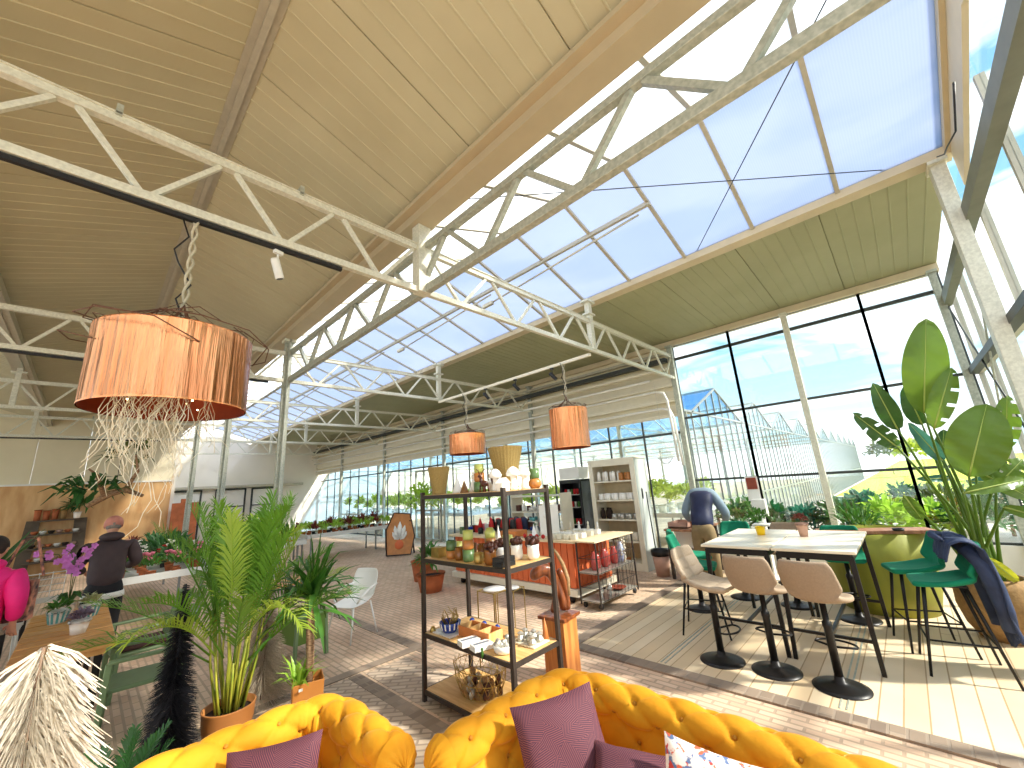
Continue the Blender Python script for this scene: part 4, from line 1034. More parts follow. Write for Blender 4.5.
# orchid beside the man, epiphytes on a branch
t = thing('orchid', 'magenta orchid spray in front of the man in the dark jacket', 'orchid', (.0, 7.25, .751))
obj('pot', pot_mb(.05, .06, .1), 'white_ceramic', t)
m = MB()
for k in range(6): a = k * 1.05; m.strip([(0, 0, .1), (.1 * cos(a), .1 * sin(a), .22), (.2 * cos(a), .2 * sin(a), .16)], [.02, .06, .01], (0, 0, 1), .2)
obj('foliage', m, 'leaf_dark', t)
m = MB()
for s_ in (-1, 0, 1):
    pts = [(0, 0, .1), (.02 * s_, 0, .45), (.10 * s_ - .05, .02 * s_, .66), (.2 * s_ - .1, .05 * s_, .70)]; m.tube(pts, .004, 5)
    for k in range(9):
        f = k / 8; c = Vector(pts[1]).lerp(Vector(pts[3]), f) + Vector((U(-.04, .04), U(-.04, .04), U(-.02, .05)))
        fl = MB()
        for q in range(5):
            a = q * 1.257 + U(-.2, .2); d = Vector((cos(a) * .8, -.4, sin(a))).normalized(); fl.strip([c, c + d * .022, c + d * .04], [.012, .034, .014], (0, -1, .2), .1)
        obj('blossom', fl, 'petal_magenta', t)
obj('stem', m, 'leaf_olive', t)
t = thing('fern_branch', 'hanging driftwood branch with dark epiphyte leaves above the man in the cap', 'hanging plant', (.25, 7.95, 1.84))
m = MB().tube([(-.25, 0, .1), (-.05, .02, .25), (.1, 0, .3), (.3, 0, .2)], [.03, .045, .04, .02], 8).tube([(.1, 0, .3), (.2, 0, .55), (.15, 0, .8)], [.03, .02, .01], 8).tube([(-.1, 0, .22), (-.2, 0, .5), (-.3, 0, .6)], [.03, .02, .01], 8)
obj('branch', m, 'bark', t)
obj('foliage', bush_mb(60, (-.25, 0, .3), (.25, .2, .15), .22, .07, up=.1, droop=.4), 'leaf_dark', t)
obj('upper_foliage', bush_mb(36, (.12, 0, .75), (.28, .15, .22), .16, .07, up=.1, droop=.3), 'leaf_olive', t)
obj('rope', MB().tube([(.0, 0, .3), (.0, 0, 2.14)], .004, 5), 'black', t)

# wall rack against the wooden wall
mat('rack_brown', (96, 82, 66), .7, 0, .2, 10)
t = thing('wall_rack', 'brown three-shelf pottery rack against the wooden wall', 'rack', (-.6, 20.3, 0)); hh = 1.72
for a in (-1, 1): obj('side', MB().bar((a * .6, -.1, 0), (a * .52, .1, hh), .06, .3, up=(1, 0, 0)), 'rack_brown', t)
for k, z in enumerate((.45, .86, 1.27, 1.70)): obj('shelf', MB().box((0, 0, z), (1.1 + .1 * (1 - z / 1.7), .36, .05)), 'rack_brown', t)
cols_ = ['terracotta', 'white_ceramic', 'soil', 'taupe_pot', 'leaf_dark']
for lv, z in enumerate((.475, .885, 1.295)):
    for k in range(6):
        x = -1.05 + k * .18; o = solo('pottery_bowl', MB().lathe([(.045, 0), (.08, .06), (.075, .1), (.068, .1), (.05, .02), (.001, .02)], n=14), cols_[(k + lv * 2) % 4], ['bowl on the lowest shelf of the brown rack', 'bowl on the second shelf of the brown rack', 'bowl on the third shelf of the brown rack'][lv], 'bowl', (x, 20.3, z), group=['bowls on the lowest rack shelf', 'bowls on the second rack shelf', 'bowls on the third rack shelf'][lv])
for k, x in enumerate((-1.06, -.87, -.68, -.49)): solo('terracotta_pot', pot_mb(.07, .085, .34 - .04 * (k % 2)), 'terracotta' if k < 3 else 'woven', 'terracotta pot on top of the brown rack, %s' % ['leftmost', 'second from left', 'third from left', 'next to the fern'][k], 'pot', (x, 20.3, 1.726))
t = potted('potted_fern', 'bushy fern in a pale pot on top of the brown rack', 'fern', (-.18, 20.1, 1.726), .07, .1, .2, 'white_ceramic', 120, (.26, .22, .2), .35, .3, .06, 'leaf_dark')
t = thing('agave_plant', 'plant with long stiff upright leaves at the left edge before the wooden wall', 'plant', (-1.5, 17.0, 0))
obj('pot', pot_mb(.25, .32, .5), 'terracotta', t); m = MB()
for k in range(11):
    a = k * 2.4; e = radians(U(35, 80)); d = Vector((cos(a) * cos(e), sin(a) * cos(e), sin(e))); L = U(1.0, 1.6); m.strip([(0, 0, .45), Vector((0, 0, .45)) + d * L * .5, Vector((0, 0, .45)) + d * L], [.1, .16, .02], (0, 0, 1) if abs(d.z) < .95 else (1, 0, 0), .4)
obj('foliage', m, 'leaf_dark', t)
solo('stepped_board', MB().box((0, 0, -.75), (.8, .12, 2.0)).box((0, 0, .32), (.3, .12, .15)), 'terracotta', 'orange brown stepped board standing beyond the flower table by the white wall', 'board', (2.65, 20.2, 1.75))
# ------------------------------------------------------------------ open display rack with goods
wood_mat('shelf_wood', (226, 186, 124), (204, 158, 94), (10, 1.2, 1), 3, rough=.5)
RXa, RXb, RYa, RYb = 2.35, 2.93, 2.40, 3.60; LV = [.10, .56, 1.21, 1.80]
t = thing('display_rack', 'open four-level display rack with dark metal posts and pale wood boards', 'shelving rack', ((RXa + RXb) / 2, (RYa + RYb) / 2, 0)); hx, hy = (RXb - RXa) / 2, (RYb - RYa) / 2
for a in (-1, 1):
    for b_ in (-1, 1): obj('post', MB().box((a * (hx - .015), b_ * (hy - .015), .915), (.035, .035, 1.83)), 'shelf_metal', t, bevel=.003)
for z in LV:
    f = MB()
    for b_ in (-1, 1): f.box((0, b_ * (hy - .015), z - .02), (2 * hx - .06, .025, .035))
    for a in (-1, 1): f.box((a * (hx - .015), 0, z - .02), (.025, 2 * hy - .06, .035))
    fr = obj('shelf_frame', f, 'shelf_metal', t); obj('shelf_board', MB().box((0, 0, z - .008), (2 * hx - .035, 2 * hy - .035, .016)), 'shelf_wood', t, bevel=.002)
mat('straw', (186, 160, 96), .85, 0, .3, 60, .5, (140, 112, 60), (8, 8, .5)); mat('glaze_green', (96, 124, 74), .3, 0, .2, 10); mat('glaze_lime', (200, 204, 110), .3, 0, .15, 10); mat('amber', (150, 92, 40), .25, 0, .3, 8)
mat('glaze_brown', (150, 104, 54), .35, 0, .3, 8); mat('gold', (196, 164, 92), .35, .7, .2, 20); mat('brown_choc', (86, 44, 30), .4, 0, .35, 25); mat('orange_glaze', (200, 130, 66), .35, 0, .2, 8); mat('pine_wood', (214, 130, 66), .6, 0, .2, 10)
mat('blue_glaze', (40, 66, 150), .25, 0, .1, 9); mat('wicker', (176, 142, 98), .7, 0, .3, 40); mat('pewter', (200, 196, 184), .35, .5, .2, 20)
mat('red_felt', (190, 36, 34), .8, 0, .15, 20); mat('glass_item', (226, 232, 226), .1, 0, .1, 9)
def item(name, label, cat, mb, m, loc, group=None, rz=0, scale=1, **k):
    o = solo(name, mb, m, label, cat, loc, rz, group, **k); o.scale = (scale, scale, scale); return o
def cup(r, h, flare=1.0): return MB().lathe([(r * .85, 0), (r, h * .15), (r * flare, h), (r * flare - .006, h), (r - .012, h * .2), (.001, h * .18)], n=18)
def mushroom(s=1): return MB().lathe([(.03 * s, 0), (.034 * s, .02 * s), (.022 * s, .08 * s), (.024 * s, .11 * s), (.055 * s, .115 * s), (.058 * s, .135 * s), (.04 * s, .17 * s), (.015 * s, .188 * s), (.001, .19 * s)], n=18)
def cone(r, h, k=5): return MB().lathe([q for i in range(k) for q in ((r * (1 - i / k) , h * i / k), (r * (1 - (i + .8) / k) , h * (i + .95) / k))] + [(.001, h)], n=14)
def house(w, d, h): return MB().box((0, 0, h * .3), (w, d, h * .6)).add([(-w * .62, -d * .6, h * .58), (w * .62, -d * .6, h * .58), (0, -d * .6, h), (-w * .62, d * .6, h * .58), (w * .62, d * .6, h * .58), (0, d * .6, h)], [(0, 1, 2), (5, 4, 3), (0, 2, 5, 3), (1, 4, 5, 2), (0, 3, 4, 1)])
zt = 1.802
def ribvase(r0, r1, h):
    m = MB(); n = 60; prof = [(r0, 0), (r0 * 1.02, h * .1), (r0 * .97, h * .13), (r1, h * .97), (r1, h), (r1 - .01, h), (r0 * .9, h * .15), (.001, h * .15)]; vs = []; fs = []
    for r, z in prof:
        for k in range(n): q = r * (1 + .018 * (k % 2)); vs.append((q * cos(2 * pi * k / n), q * sin(2 * pi * k / n), z))
    for i in range(len(prof) - 1):
        for k in range(n): fs.append((i * n + k, i * n + (k + 1) % n, (i + 1) * n + (k + 1) % n, (i + 1) * n + k))
    return m.add(vs, fs)
item('ribbed_vase', 'straw-coloured ribbed vase at the left end of the rack top', 'vase', ribvase(.07, .11, .27), 'straw', (2.48, 3.46, zt))
item('ribbed_vase', 'largest straw-coloured ribbed vase, wide rim, on the rack top near the centre', 'vase', ribvase(.085, .165, .40), 'straw', (2.74, 2.74, zt))
item('cone_tree', 'white ceramic fir tree beside the left ribbed vase', 'figurine', cone(.055, .16), 'white_ceramic', (2.55, 3.25, zt))
item('cone_tree', 'taller white ceramic fir tree behind the brown one', 'figurine', cone(.06, .2), 'white_ceramic', (2.68, 3.14, zt))
item('cone_tree', 'brown ceramic fir tree between white figures on the rack top', 'figurine', cone(.045, .12), 'glaze_brown', (2.5, 3.08, zt))
item('white_figurine', 'round white owl-like figure left of the stacked cups', 'figurine', MB().ball((0, 0, .06), (.045, .045, .06)).ball((0, 0, .145), (.035, .035, .035)).lathe([(.012, 0), (.001, .03)], (.02, 0, .17), 8).lathe([(.012, 0), (.001, .03)], (-.02, 0, .17), 8), 'white_ceramic', (2.56, 2.99, zt))
for k, (m_, z, r) in enumerate((('glaze_green', 0, .055), ('orange_glaze', .092, .048), ('glaze_lime', .172, .045))):
    item('stacked_cup', ['dark green cup at the bottom of the rack-top stack', 'ochre cup in the middle of the rack-top stack', 'lime cup crowning the rack-top stack'][k], 'cup', cup(r, .09 if k == 0 else .08), m_, (2.52, 2.88, zt + z))
for k in range(2): item('reindeer', ['brown ceramic reindeer nearer the stacked cups', 'brown ceramic reindeer nearer the white mushroom'][k], 'figurine', MB().ball((0, 0, .07), (.028, .045, .03)).tube([(0, .03, .07), (0, .045, .13)], [.018, .014], 8).ball((0, .058, .14), (.014, .024, .014)).tube([(.02, .03, .06), (.02, .035, 0)], .008, 6).tube([(-.02, .03, .06), (-.02, .035, 0)], .008, 6).tube([(.02, -.03, .06), (.02, -.035, 0)], .008, 6).tube([(-.02, -.03, .06), (-.02, -.035, 0)], .008, 6).tube([(.008, .05, .15), (.03, .04, .19), (.05, .045, .2)], .004, 5).tube([(-.008, .05, .15), (-.03, .04, .19), (-.05, .045, .2)], .004, 5), 'brown_choc', (2.47 + .12 * k, 2.76 - .04 * k, zt), rz=k)
item('bird_house', 'small wooden birdhouse with white roof behind the reindeer', 'birdhouse', house(.1, .08, .14), 'white_ceramic', (2.80, 2.97, zt + .001))
item('ceramic_mushroom', 'white ceramic mushroom left of the small white house', 'mushroom', mushroom(1), 'white_ceramic', (2.46, 2.60, zt))
item('ceramic_house', 'little white ceramic house between two mushrooms', 'figurine', house(.09, .07, .11), 'white_ceramic', (2.46, 2.51, zt))
item('ceramic_mushroom', 'white ceramic mushroom right of the small white house', 'mushroom', mushroom(1.05), 'white_ceramic', (2.55, 2.47, zt))
item('ceramic_mushroom', 'tilted white toadstool next to the green and orange cups', 'mushroom', mushroom(1), 'white_ceramic', (2.68, 2.46, zt))
item('stacked_cup', 'orange-brown bowl at the right end of the rack top', 'cup', MB().lathe([(.04, 0), (.06, .03), (.058, .06), (.04, .085), (.001, .086)], n=18), 'orange_glaze', (2.82, 2.46, zt))
item('stacked_cup', 'green cup resting on the orange-brown bowl, rack top', 'cup', cup(.045, .09), 'glaze_green', (2.82, 2.46, zt + .086))
# middle shelf
zm = 1.212
MID = [('box', 'gold ribbed candle box at the left end of the middle shelf', 'box', MB().box((0, 0, .045), (.1, .12, .09)), 'gold', 2.47, 3.47), ('candle_cup', 'pale green candle cup behind the gold ribbed box', 'cup', cup(.045, .11), 'glaze_lime', 2.68, 3.44),
 ('candle_cup', 'dark green glass above an ochre base, second on the middle shelf', 'cup', cup(.048, .07), 'orange_glaze', 2.47, 3.27), ('candle_cup', 'amber candle glass left of the green cup stack', 'cup', cup(.042, .11), 'amber', 2.45, 3.12),
 ('candle_cup', 'olive candle glass behind the amber one', 'cup', cup(.042, .12), 'glaze_brown', 2.62, 3.14), ('stacked_cup', 'dark green cup, base of the tall middle-shelf stack', 'cup', cup(.052, .10), 'glaze_green', 2.44, 2.98),
 ('candle_cup', 'gold striped candle cup right of the tall stack', 'cup', cup(.042, .085), 'gold', 2.42, 2.82), ('stacked_cup', 'dark green cup, base of the second middle-shelf stack', 'cup', cup(.052, .10), 'glaze_green', 2.6, 2.86),
 ('candle_cup', 'amber vase in front of the pine cone bowl', 'cup', cup(.042, .12), 'amber', 2.62, 3.0), ('stacked_cup', 'olive bowl at the base of the third middle-shelf stack', 'cup', cup(.05, .09), 'glaze_brown', 2.78, 2.82)]
for nm, lab, cat, mb, m_, x, y in MID: item(nm, lab, cat, mb, m_, (x, y, zm))
item('stacked_cup', 'dark green glass standing on the ochre base, middle shelf', 'cup', cup(.05, .085), 'glaze_green', (2.47, 3.27, zm + .071))
item('stacked_cup', 'olive ochre cup in the middle of the tall stack', 'cup', cup(.05, .08), 'orange_glaze', (2.44, 2.98, zm + .101)); item('stacked_cup', 'lime cup on top of the tall middle-shelf stack', 'cup', cup(.048, .08), 'glaze_lime', (2.44, 2.98, zm + .182))
item('stacked_cup', 'olive cup above the second green cup', 'cup', cup(.05, .08), 'glaze_brown', (2.6, 2.86, zm + .101)); item('stacked_cup', 'lime lidded cup on top of the second stack', 'cup', MB().lathe([(.045, 0), (.05, .05), (.03, .085), (.001, .09)], n=16), 'glaze_lime', (2.6, 2.86, zm + .182))
item('stacked_cup', 'beige cup above the olive bowl of the third stack', 'cup', cup(.05, .09), 'glaze_lime', (2.78, 2.82, zm + .091))
item('cone_tree', 'white frosted mini tree at the back of the middle shelf', 'figurine', cone(.045, .26), 'white_ceramic', (2.84, 3.0, zm)); item('cone_tree', 'smaller white frosted mini tree beside the taller one', 'figurine', cone(.04, .2), 'white_ceramic', (2.84, 3.16, zm))
def cones(n_, r, s_=.022):
    m = MB()
    for k in range(n_): a = U(0, 6.3); q = r * sqrt(R()); m.ball((q * cos(a), q * sin(a), U(0, .05)), (s_, s_, s_ * 1.2), 7, 5, j=.25)
    return m
for k, (x, y) in enumerate(((2.42, 2.67), (2.56, 2.68), (2.69, 2.62), (2.76, 2.49))):
    b_ = item('pine_cone_glass', 'glass of brown pine cones, %s of the four' % ['nearest the gold cup', 'second', 'third', 'nearest the corner post'][k], 'glass bowl', MB().lathe([(.04, 0), (.055, .03), (.05, .09), (.055, .12), (.05, .12), (.044, .09), (.001, .03)], n=16), 'amber' if k == 0 else 'white_ceramic', (x, y, zm + (.0 if k == 0 else 0)))
    c_ = obj('pine_cone', cones(16, .05), 'brown_choc', b_); c_.location = (0, 0, .12)
for k in range(2): item('black_box', ['black flat box under the other on the middle shelf', 'black flat box on top on the middle shelf'][k], 'box', MB().box((0, 0, .018), (.16, .11, .036)), 'black', (2.42 + .01, 2.52, zm + .037 * k), rz=.1 * k, bevel=.003)
# third shelf
z3 = .562
item('paper_sheet', 'white booklet under the blue bowl', 'booklet', MB().box((0, 0, .004), (.24, .3, .008)), 'white_ceramic', (2.52, 3.38, z3))
b_ = item('wire_bowl', 'blue and white striped bowl with twigs on the third shelf', 'bowl', MB().lathe([(.06, 0), (.085, .03), (.1, .085), (.094, .085), (.08, .03), (.001, .015)], n=28), 'blue_glaze', (2.5, 3.36, z3 + .009))
m = MB()
for k in range(14): a = k * pi / 7; m.bar((.088 * cos(a), .088 * sin(a), .03), (.102 * cos(a), .102 * sin(a), .083), .012, .003, up=(cos(a), sin(a), 0))
obj('stripe', m, 'white_ceramic', b_)
m = MB()
for k in range(26): a = U(0, 6.3); m.tube([(0.03 * cos(a), .03 * sin(a), .03), (.08 * cos(a + .5), .08 * sin(a + .5), .12), (.06 * cos(a + 1.2), .06 * sin(a + 1.2), U(.12, .2))], .003, 4)
obj('twigs', m, 'gold', b_)
item('gold_bell', 'small brass bell beside the blue striped bowl', 'bell', MB().lathe([(.03, 0), (.026, .02), (.016, .045), (.001, .05)], n=14), 'gold', (2.42, 3.52, z3))
for k in range(5): item('blue_bauble', 'blue and silver bauble behind the wooden crate', 'bauble', MB().ball((0, 0, .025), .025, 10, 8), ['blue_glaze', 'pewter'][k % 2], (2.78 - .05 * (k % 2), 3.38 - .09 * k, z3), group='baubles on the third shelf')
t = thing('wooden_crate', 'long compartmented wooden box on the third shelf', 'crate', (2.58, 3.03, z3 + .001)); obj('base', MB().box((0, 0, .006), (.16, .40, .012)), 'wicker', t)
obj('side_panel', MB().box((-.08, 0, .04), (.01, .40, .08)).box((.08, 0, .04), (.01, .40, .08)), 'pine_wood', t)
for yy in (-.2, -.07, .07, .2): obj('divider', MB().box((0, yy, .04), (.16, .01, .08)), 'shelf_wood', t)
mat('label_grey', (110, 116, 130), .6)
for k in range(2):
    b_ = item('white_carton', ['white lidded carton with a grey label, nearer the crate', 'white lidded carton with a grey label, nearer the parrot clip'][k], 'carton', MB().box((0, 0, .022), (.11, .17, .044)), 'white_ceramic', (2.41, 2.98 - .16 * k, z3), rz=1.3, bevel=.003)
    obj('label_strip', MB().box((0, 0, .0445), (.03, .14, .002)), 'label_grey', b_)
b_ = item('ceramic_bowl', 'white bowl filled with glass baubles on the third shelf', 'bowl', cup(.075, .06, 1.2), 'white_ceramic', (2.47, 2.62, z3)); m = MB()
for k in range(12): a = U(0, 6.3); q = .06 * R(); m.ball((q * cos(a), q * sin(a), .05 + U(0, .04)), .022, 8, 6)
obj('glass_bauble', m, 'pewter', b_)
b_ = item('tray', 'flat cream tray with silver ornaments at the right end of the third shelf', 'tray', MB().box((0, 0, .006), (.2, .26, .012)), 'cream_paint', (2.74, 2.58, z3), bevel=.003)
for k, (x, y) in enumerate(((-.05, .06), (.03, .08), (-.02, -.02), (.05, 0), (-.06, -.08), (.03, -.08))):
    item('silver_ornament', 'silver star-shaped ornament on the cream tray', 'ornament', MB().lathe([(.03, 0), (.036, .02), (.02, .045), (.028, .06), (.001, .075)], n=8, smooth=False), 'pewter', (2.74 + x, 2.58 + y, z3 + .0125), group='silver ornaments on the tray')
item('wooden_cone', 'slim wooden cone tree at the right end of the third shelf', 'ornament', MB().lathe([(.028, 0), (.018, .09), (.001, .17)], n=14), 'pine_wood', (2.85, 2.5, z3 + .0)); item('wooden_cone', 'small wooden pyramid beside the crate', 'ornament', MB().lathe([(.03, 0), (.001, .09)], n=4, smooth=False), 'pine_wood', (2.72, 2.78, z3))
item('parrot_clip', 'small green bird clipped to the rack edge', 'ornament', MB().ball((0, 0, 0), (.012, .012, .032)).ball((0, .0, .032), .012).tube([(0, 0, -.02), (0, 0, -.055)], [.006, .003], 6), 'leaf', (2.345, 2.74, z3 - .0))
# bottom shelf wire basket
t = thing('wire_basket', 'oval brass wire basket full of pine cones on the lowest board', 'basket', (2.62, 3.1, .102)); m = MB()
for z, r in ((.01, .15), (.12, .18), (.22, .2)): m.tube([(r * 1.0 * cos(a), r * 1.35 * sin(a), z) for a in [2 * pi * k / 28 for k in range(29)]], .004, 5)
for k in range(20):
    a0 = 2 * pi * k / 20; a1 = 2 * pi * (k + 1.5) / 20
    for aa, ab in ((a0, a1), (a1, a0)): m.tube([(.15 * cos(aa), .2 * sin(aa), .01), (.19 * cos((aa + ab) / 2), .255 * sin((aa + ab) / 2), .12), (.2 * cos(ab), .27 * sin(ab), .22)], .0025, 4)
    m.tube([(.2 * cos(a0), .27 * sin(a0), .22), (.205 * cos(a0 + .08), .275 * sin(a0 + .08), .255), (.2 * cos(a0 + .16), .27 * sin(a0 + .16), .22)], .0025, 4)
obj('wire', m, 'gold', t); random.seed(3)
for k in range(34):
    a = U(0, 6.3); q = .15 * sqrt(R()); obj('pine_cone', MB().ball((q * cos(a), q * 1.35 * sin(a), U(.02, .15)), (.028, .028, .034), 8, 6, j=.2), ['brown_choc', 'wicker', 'pewter'][k % 3], t)
t = thing('wire_stand', 'thin brass plant stand seen through the rack, holding a marble disc', 'stand', (3.25, 3.55, 0))
for a in (-1, 1):
    for b_ in (-1, 1): obj('leg', MB().box((a * .13, b_ * .13, .37), (.01, .01, .74)), 'gold', t)
obj('frame', MB().box((0, .13, .74), (.27, .01, .01)).box((0, -.13, .74), (.27, .01, .01)).box((.13, 0, .74), (.01, .27, .01)).box((-.13, 0, .74), (.01, .27, .01)), 'gold', t)
obj('tabletop', MB().lathe([(.12, .746), (.12, .756), (.001, .757)], n=26), 'white_ceramic', t)
t = dup(t, (3.7, 3.75, 0), .2, 'brass plant stand holding a small disc, behind the first stand')
t.scale = (.9, .9, .86)

# ------------------------------------------------------------------ driftwood horse head on plinth
wood_mat('plinth_wood', (206, 138, 72), (170, 98, 44), (14, 14, 1), 2, rough=.5); wood_mat('driftwood', (150, 82, 42), (92, 46, 22), (4, 4, 1), 5, rough=.3, bump=.6, coat=.3)
px, py = 3.44, 2.82
t = thing('plinth', 'square honey-coloured wooden plinth under the driftwood sculpture', 'plinth', (px, py, 0), .1)
obj('shaft', MB().box((0, 0, .27), (.25, .25, .54)), 'plinth_wood', t, bevel=.004); obj('top', MB().box((0, 0, .555), (.31, .31, .03)), 'driftwood', t, bevel=.004)
t = thing('driftwood_sculpture', 'glossy brown driftwood sculpture standing on the wooden plinth', 'sculpture', (px, py, .571), .9)
random.seed(9)
m = MB().tube([(.02, -.06, 0), (.0, -.05, .12), (.03, -.01, .25), (.02, .03, .36), (.0, .09, .42), (.0, .16, .42), (0, .22, .37), (0, .25, .33)], [.055, .04, .05, .06, .07, .08, .065, .03], 9)
m.tube([(-.02, .07, 0), (-.03, .03, .1), (-.02, .01, .2), (0, .02, .3)], [.05, .035, .03, .04], 8)
m.tube([(.02, -.1, 0), (.03, -.11, .12), (.03, -.09, .28), (.02, -.04, .42)], [.045, .03, .045, .04], 8)
for i, v in enumerate(m.v): m.v[i] = (v[0] + .010 * sin(v[2] * 60 + v[1] * 30), v[1] + .010 * sin(v[2] * 45 + v[0] * 50), max(0, v[2]))
obj('body', m, 'driftwood', t, sub=1)
obj('crest', MB().tube([(.01, -.12, .15), (.02, -.13, .3), (.02, -.09, .45), (.0, -.03, .56), (0, .0, .60)], [.02, .022, .02, .016, .01], 8), 'wicker', t)

# ------------------------------------------------------------------ orange counter with goods, wire rack
mat('orange_slat', (226, 112, 62), .6, 0, .15, 4); mat('counter_top', (226, 204, 164), .6, 0, .1, 8); mat('rust', (150, 70, 48), .7, 0, .2, 10)
t = thing('counter', 'long sales counter faced with upright orange slats on a low cart', 'counter', (5.95, 5.55, 0))
m = MB()
for k in range(24): m.box((-.52, -1.45 + k * .125, .56), (.03, .11, .66))
for k in range(8): m.box((-.45 + k * .125, -1.52, .56), (.11, .03, .66))
obj('front_panel', m, 'orange_slat', t, bevel=.004); obj('core', MB().box((0.02, 0, .56), (1.0, 2.96, .64)), 'rust', t)
obj('countertop', MB().box((0, 0, .91), (1.2, 3.2, .04)), 'counter_top', t, bevel=.005); obj('skirt', MB().box((0, 0, .17), (1.16, 3.1, .1)), 'cream_paint', t)
for a in (-1, 1):
    for b_ in (-1, 1): obj('wheel', MB().lathe([(.06, -.02), (.06, .02)], n=16, M=Matrix.Translation((a * .45, b_ * 1.35, .06)) @ Matrix.Rotation(pi / 2, 4, 'X')), 'black', t)
t = thing('wire_rack', 'grey wire mesh rack on wheels holding red jars beside the deck', 'rack', (5.85, 3.72, 0)); W_, D_ = 1.1, .34
m = MB()
for z in (.12, .3, .5, .7, .93): m.tube([(-W_ / 2, -D_ / 2, z), (W_ / 2, -D_ / 2, z), (W_ / 2, D_ / 2, z), (-W_ / 2, D_ / 2, z), (-W_ / 2, -D_ / 2, z)], .005, 5)
for k in range(12): m.tube([(-W_ / 2 + W_ * k / 11, -D_ / 2, .1), (-W_ / 2 + W_ * k / 11, -D_ / 2, .93)], .0035, 4)
for k in range(5): m.tube([(W_ / 2, -D_ / 2 + D_ * k / 4, .1), (W_ / 2, -D_ / 2 + D_ * k / 4, .93)], .0035, 4)
obj('mesh_side', m, 'shelf_metal', t)
for z in (.12, .5): obj('shelf', MB().box((0, 0, z), (W_, D_, .02)), 'pewter', t)
obj('top', MB().box((0, 0, .94), (W_ + .06, D_ + .04, .02)), 'counter_top', t)
for a in (-1, 1):
    for b_ in (-1, 1):
        obj('post', MB().box((a * W_ / 2, b_ * D_ / 2, .5), (.02, .02, .86)), 'shelf_metal', t)
        obj('wheel', MB().lathe([(.04, -.015), (.04, .015)], n=14, M=Matrix.Translation((a * W_ * .45, b_ * D_ * .4, .06)) @ Matrix.Rotation(pi / 2, 4, 'X')), 'black', t)
mat('red_glass', (196, 84, 76), .2, 0, .2, 8)
def jar(r, h): return MB().lathe([(r * .8, 0), (r, h * .15), (r, h * .7), (r * .6, h * .85), (r * .65, h), (r * .55, h), (.001, h * .98)], n=16)
for k in range(5): item('red_jar', 'red glass jar in the lower or upper wire rack', 'jar', jar(.06, .2 if k % 2 else .26), 'red_glass', (5.5 + k * .14, 3.72 + .05 * (k % 2), .511), group='red jars in the wire rack')
item('blue_vase', 'blue and white vase at the corner of the wire rack', 'vase', jar(.07, .3), mat('blue_white', (150, 170, 216), .3, 0, .3, 30, 0, (240, 240, 246)), (6.25, 3.70, .511))
item('garland', 'string of cream beads hanging in the wire rack', 'garland', (lambda m: ([m.ball((U(-.03, .03), U(-.03, .03), .02 + .025 * k), .02, 7, 5) for k in range(15)], m)[1])(MB()), 'cream_paint', (6.17, 3.60, .511))
for k in range(6): item('white_mushroom', 'small white mushroom ornament on the lowest level of the wire rack', 'ornament', mushroom(.6), 'white_ceramic', (5.5 + .08 * k, 3.66 + .05 * (k % 3), .131), group='white mushrooms in the wire rack')
item('red_dish', 'flat red dish on the lowest level of the wire rack', 'dish', MB().lathe([(.06, 0), (.13, .04), (.122, .04), (.06, .01), (.001, .01)], n=20), 'rust', (6.05, 3.70, .131))
# goods on counter
random.seed(17)
def ctop(x, y): return (x, y, .931)
item('display_card', 'white display card with red baubles standing on the counter', 'display card', MB().box((0, 0, .26), (.03, .34, .52)).ball((-.03, .05, .34), (.02, .045, .045)).ball((-.03, .02, .2), (.02, .035, .035)), 'white_paint', ctop(5.75, 4.75), rz=.5)
for k in range(5): item('red_bauble', 'red bauble in front of the white display card', 'bauble', MB().ball((0, 0, .035), .035, 12, 8), 'red_felt', ctop(5.42, 4.5 + k * .14), group='red baubles on the counter')
for k in range(16): item('white_carton', 'small cream carton on the near half of the counter', 'carton', MB().box((0, 0, .04), (.1, .09, .08)), ['cream_paint', 'white_ceramic'][k % 2], ctop(5.5 + .22 * (k % 4), 4.05 + .14 * (k // 4)), group='cream cartons on the counter', rz=U(-.3, .3), bevel=.004)
for k in range(5):
    g_ = item('gnome', 'dark gnome figure with a pointed red cap, row on the counter', 'gnome', MB().lathe([(.05, 0), (.06, .08), (.035, .14), (.001, .15)], n=12), 'black', ctop(5.6 + .13 * (k % 2), 5.75 + k * .17), group='gnomes on the counter')
    c_ = obj('hat', MB().lathe([(.055, 0), (.03, .1), (.001, .2)], n=12), 'red_felt', g_); c_.location = (0, 0, .125)
t = thing('blue_tier_stand', 'tiered stand crowded with blue cups on the counter', 'stand', (6.15, 5.35, .931))
obj('post', MB().tube([(0, 0, 0), (0, 0, .5)], .01, 8), 'pewter', t)
for z in (.02, .2, .38): obj('tier', MB().lathe([(.2, z), (.2, z + .012), (.001, z + .012)], n=24), 'pewter', t)
for k in range(18):
    z = (.033, .213, .393)[k % 3]; a = k // 3 * 1.047; item('blue_cup', 'blue or grey cup on the tiered stand', 'cup', cup(.035, .06), ['blue_glaze', 'stripe_teal', 'pewter'][(k * 7) % 3], (6.15 + .14 * cos(a), 5.35 + .14 * sin(a), .931 + z), group='cups on the tiered stand')
item('orange_tray', 'orange wooden crate between the tiered stand and the gnomes', 'crate', MB().box((0, 0, .05), (.3, .4, .1)), 'pine_wood', ctop(5.55, 5.45), bevel=.004)
for k in range(8): item('figurine', 'pale angel figurine standing at the back of the counter', 'figurine', MB().lathe([(.035, 0), (.02, .1), (.012, .12), (.022, .15), (.001, .18)], n=10), ['white_ceramic', 'cream_paint'][k % 2], ctop(6.42, 4.2 + k * .2), group='angel figurines on the counter')
random.seed(44)
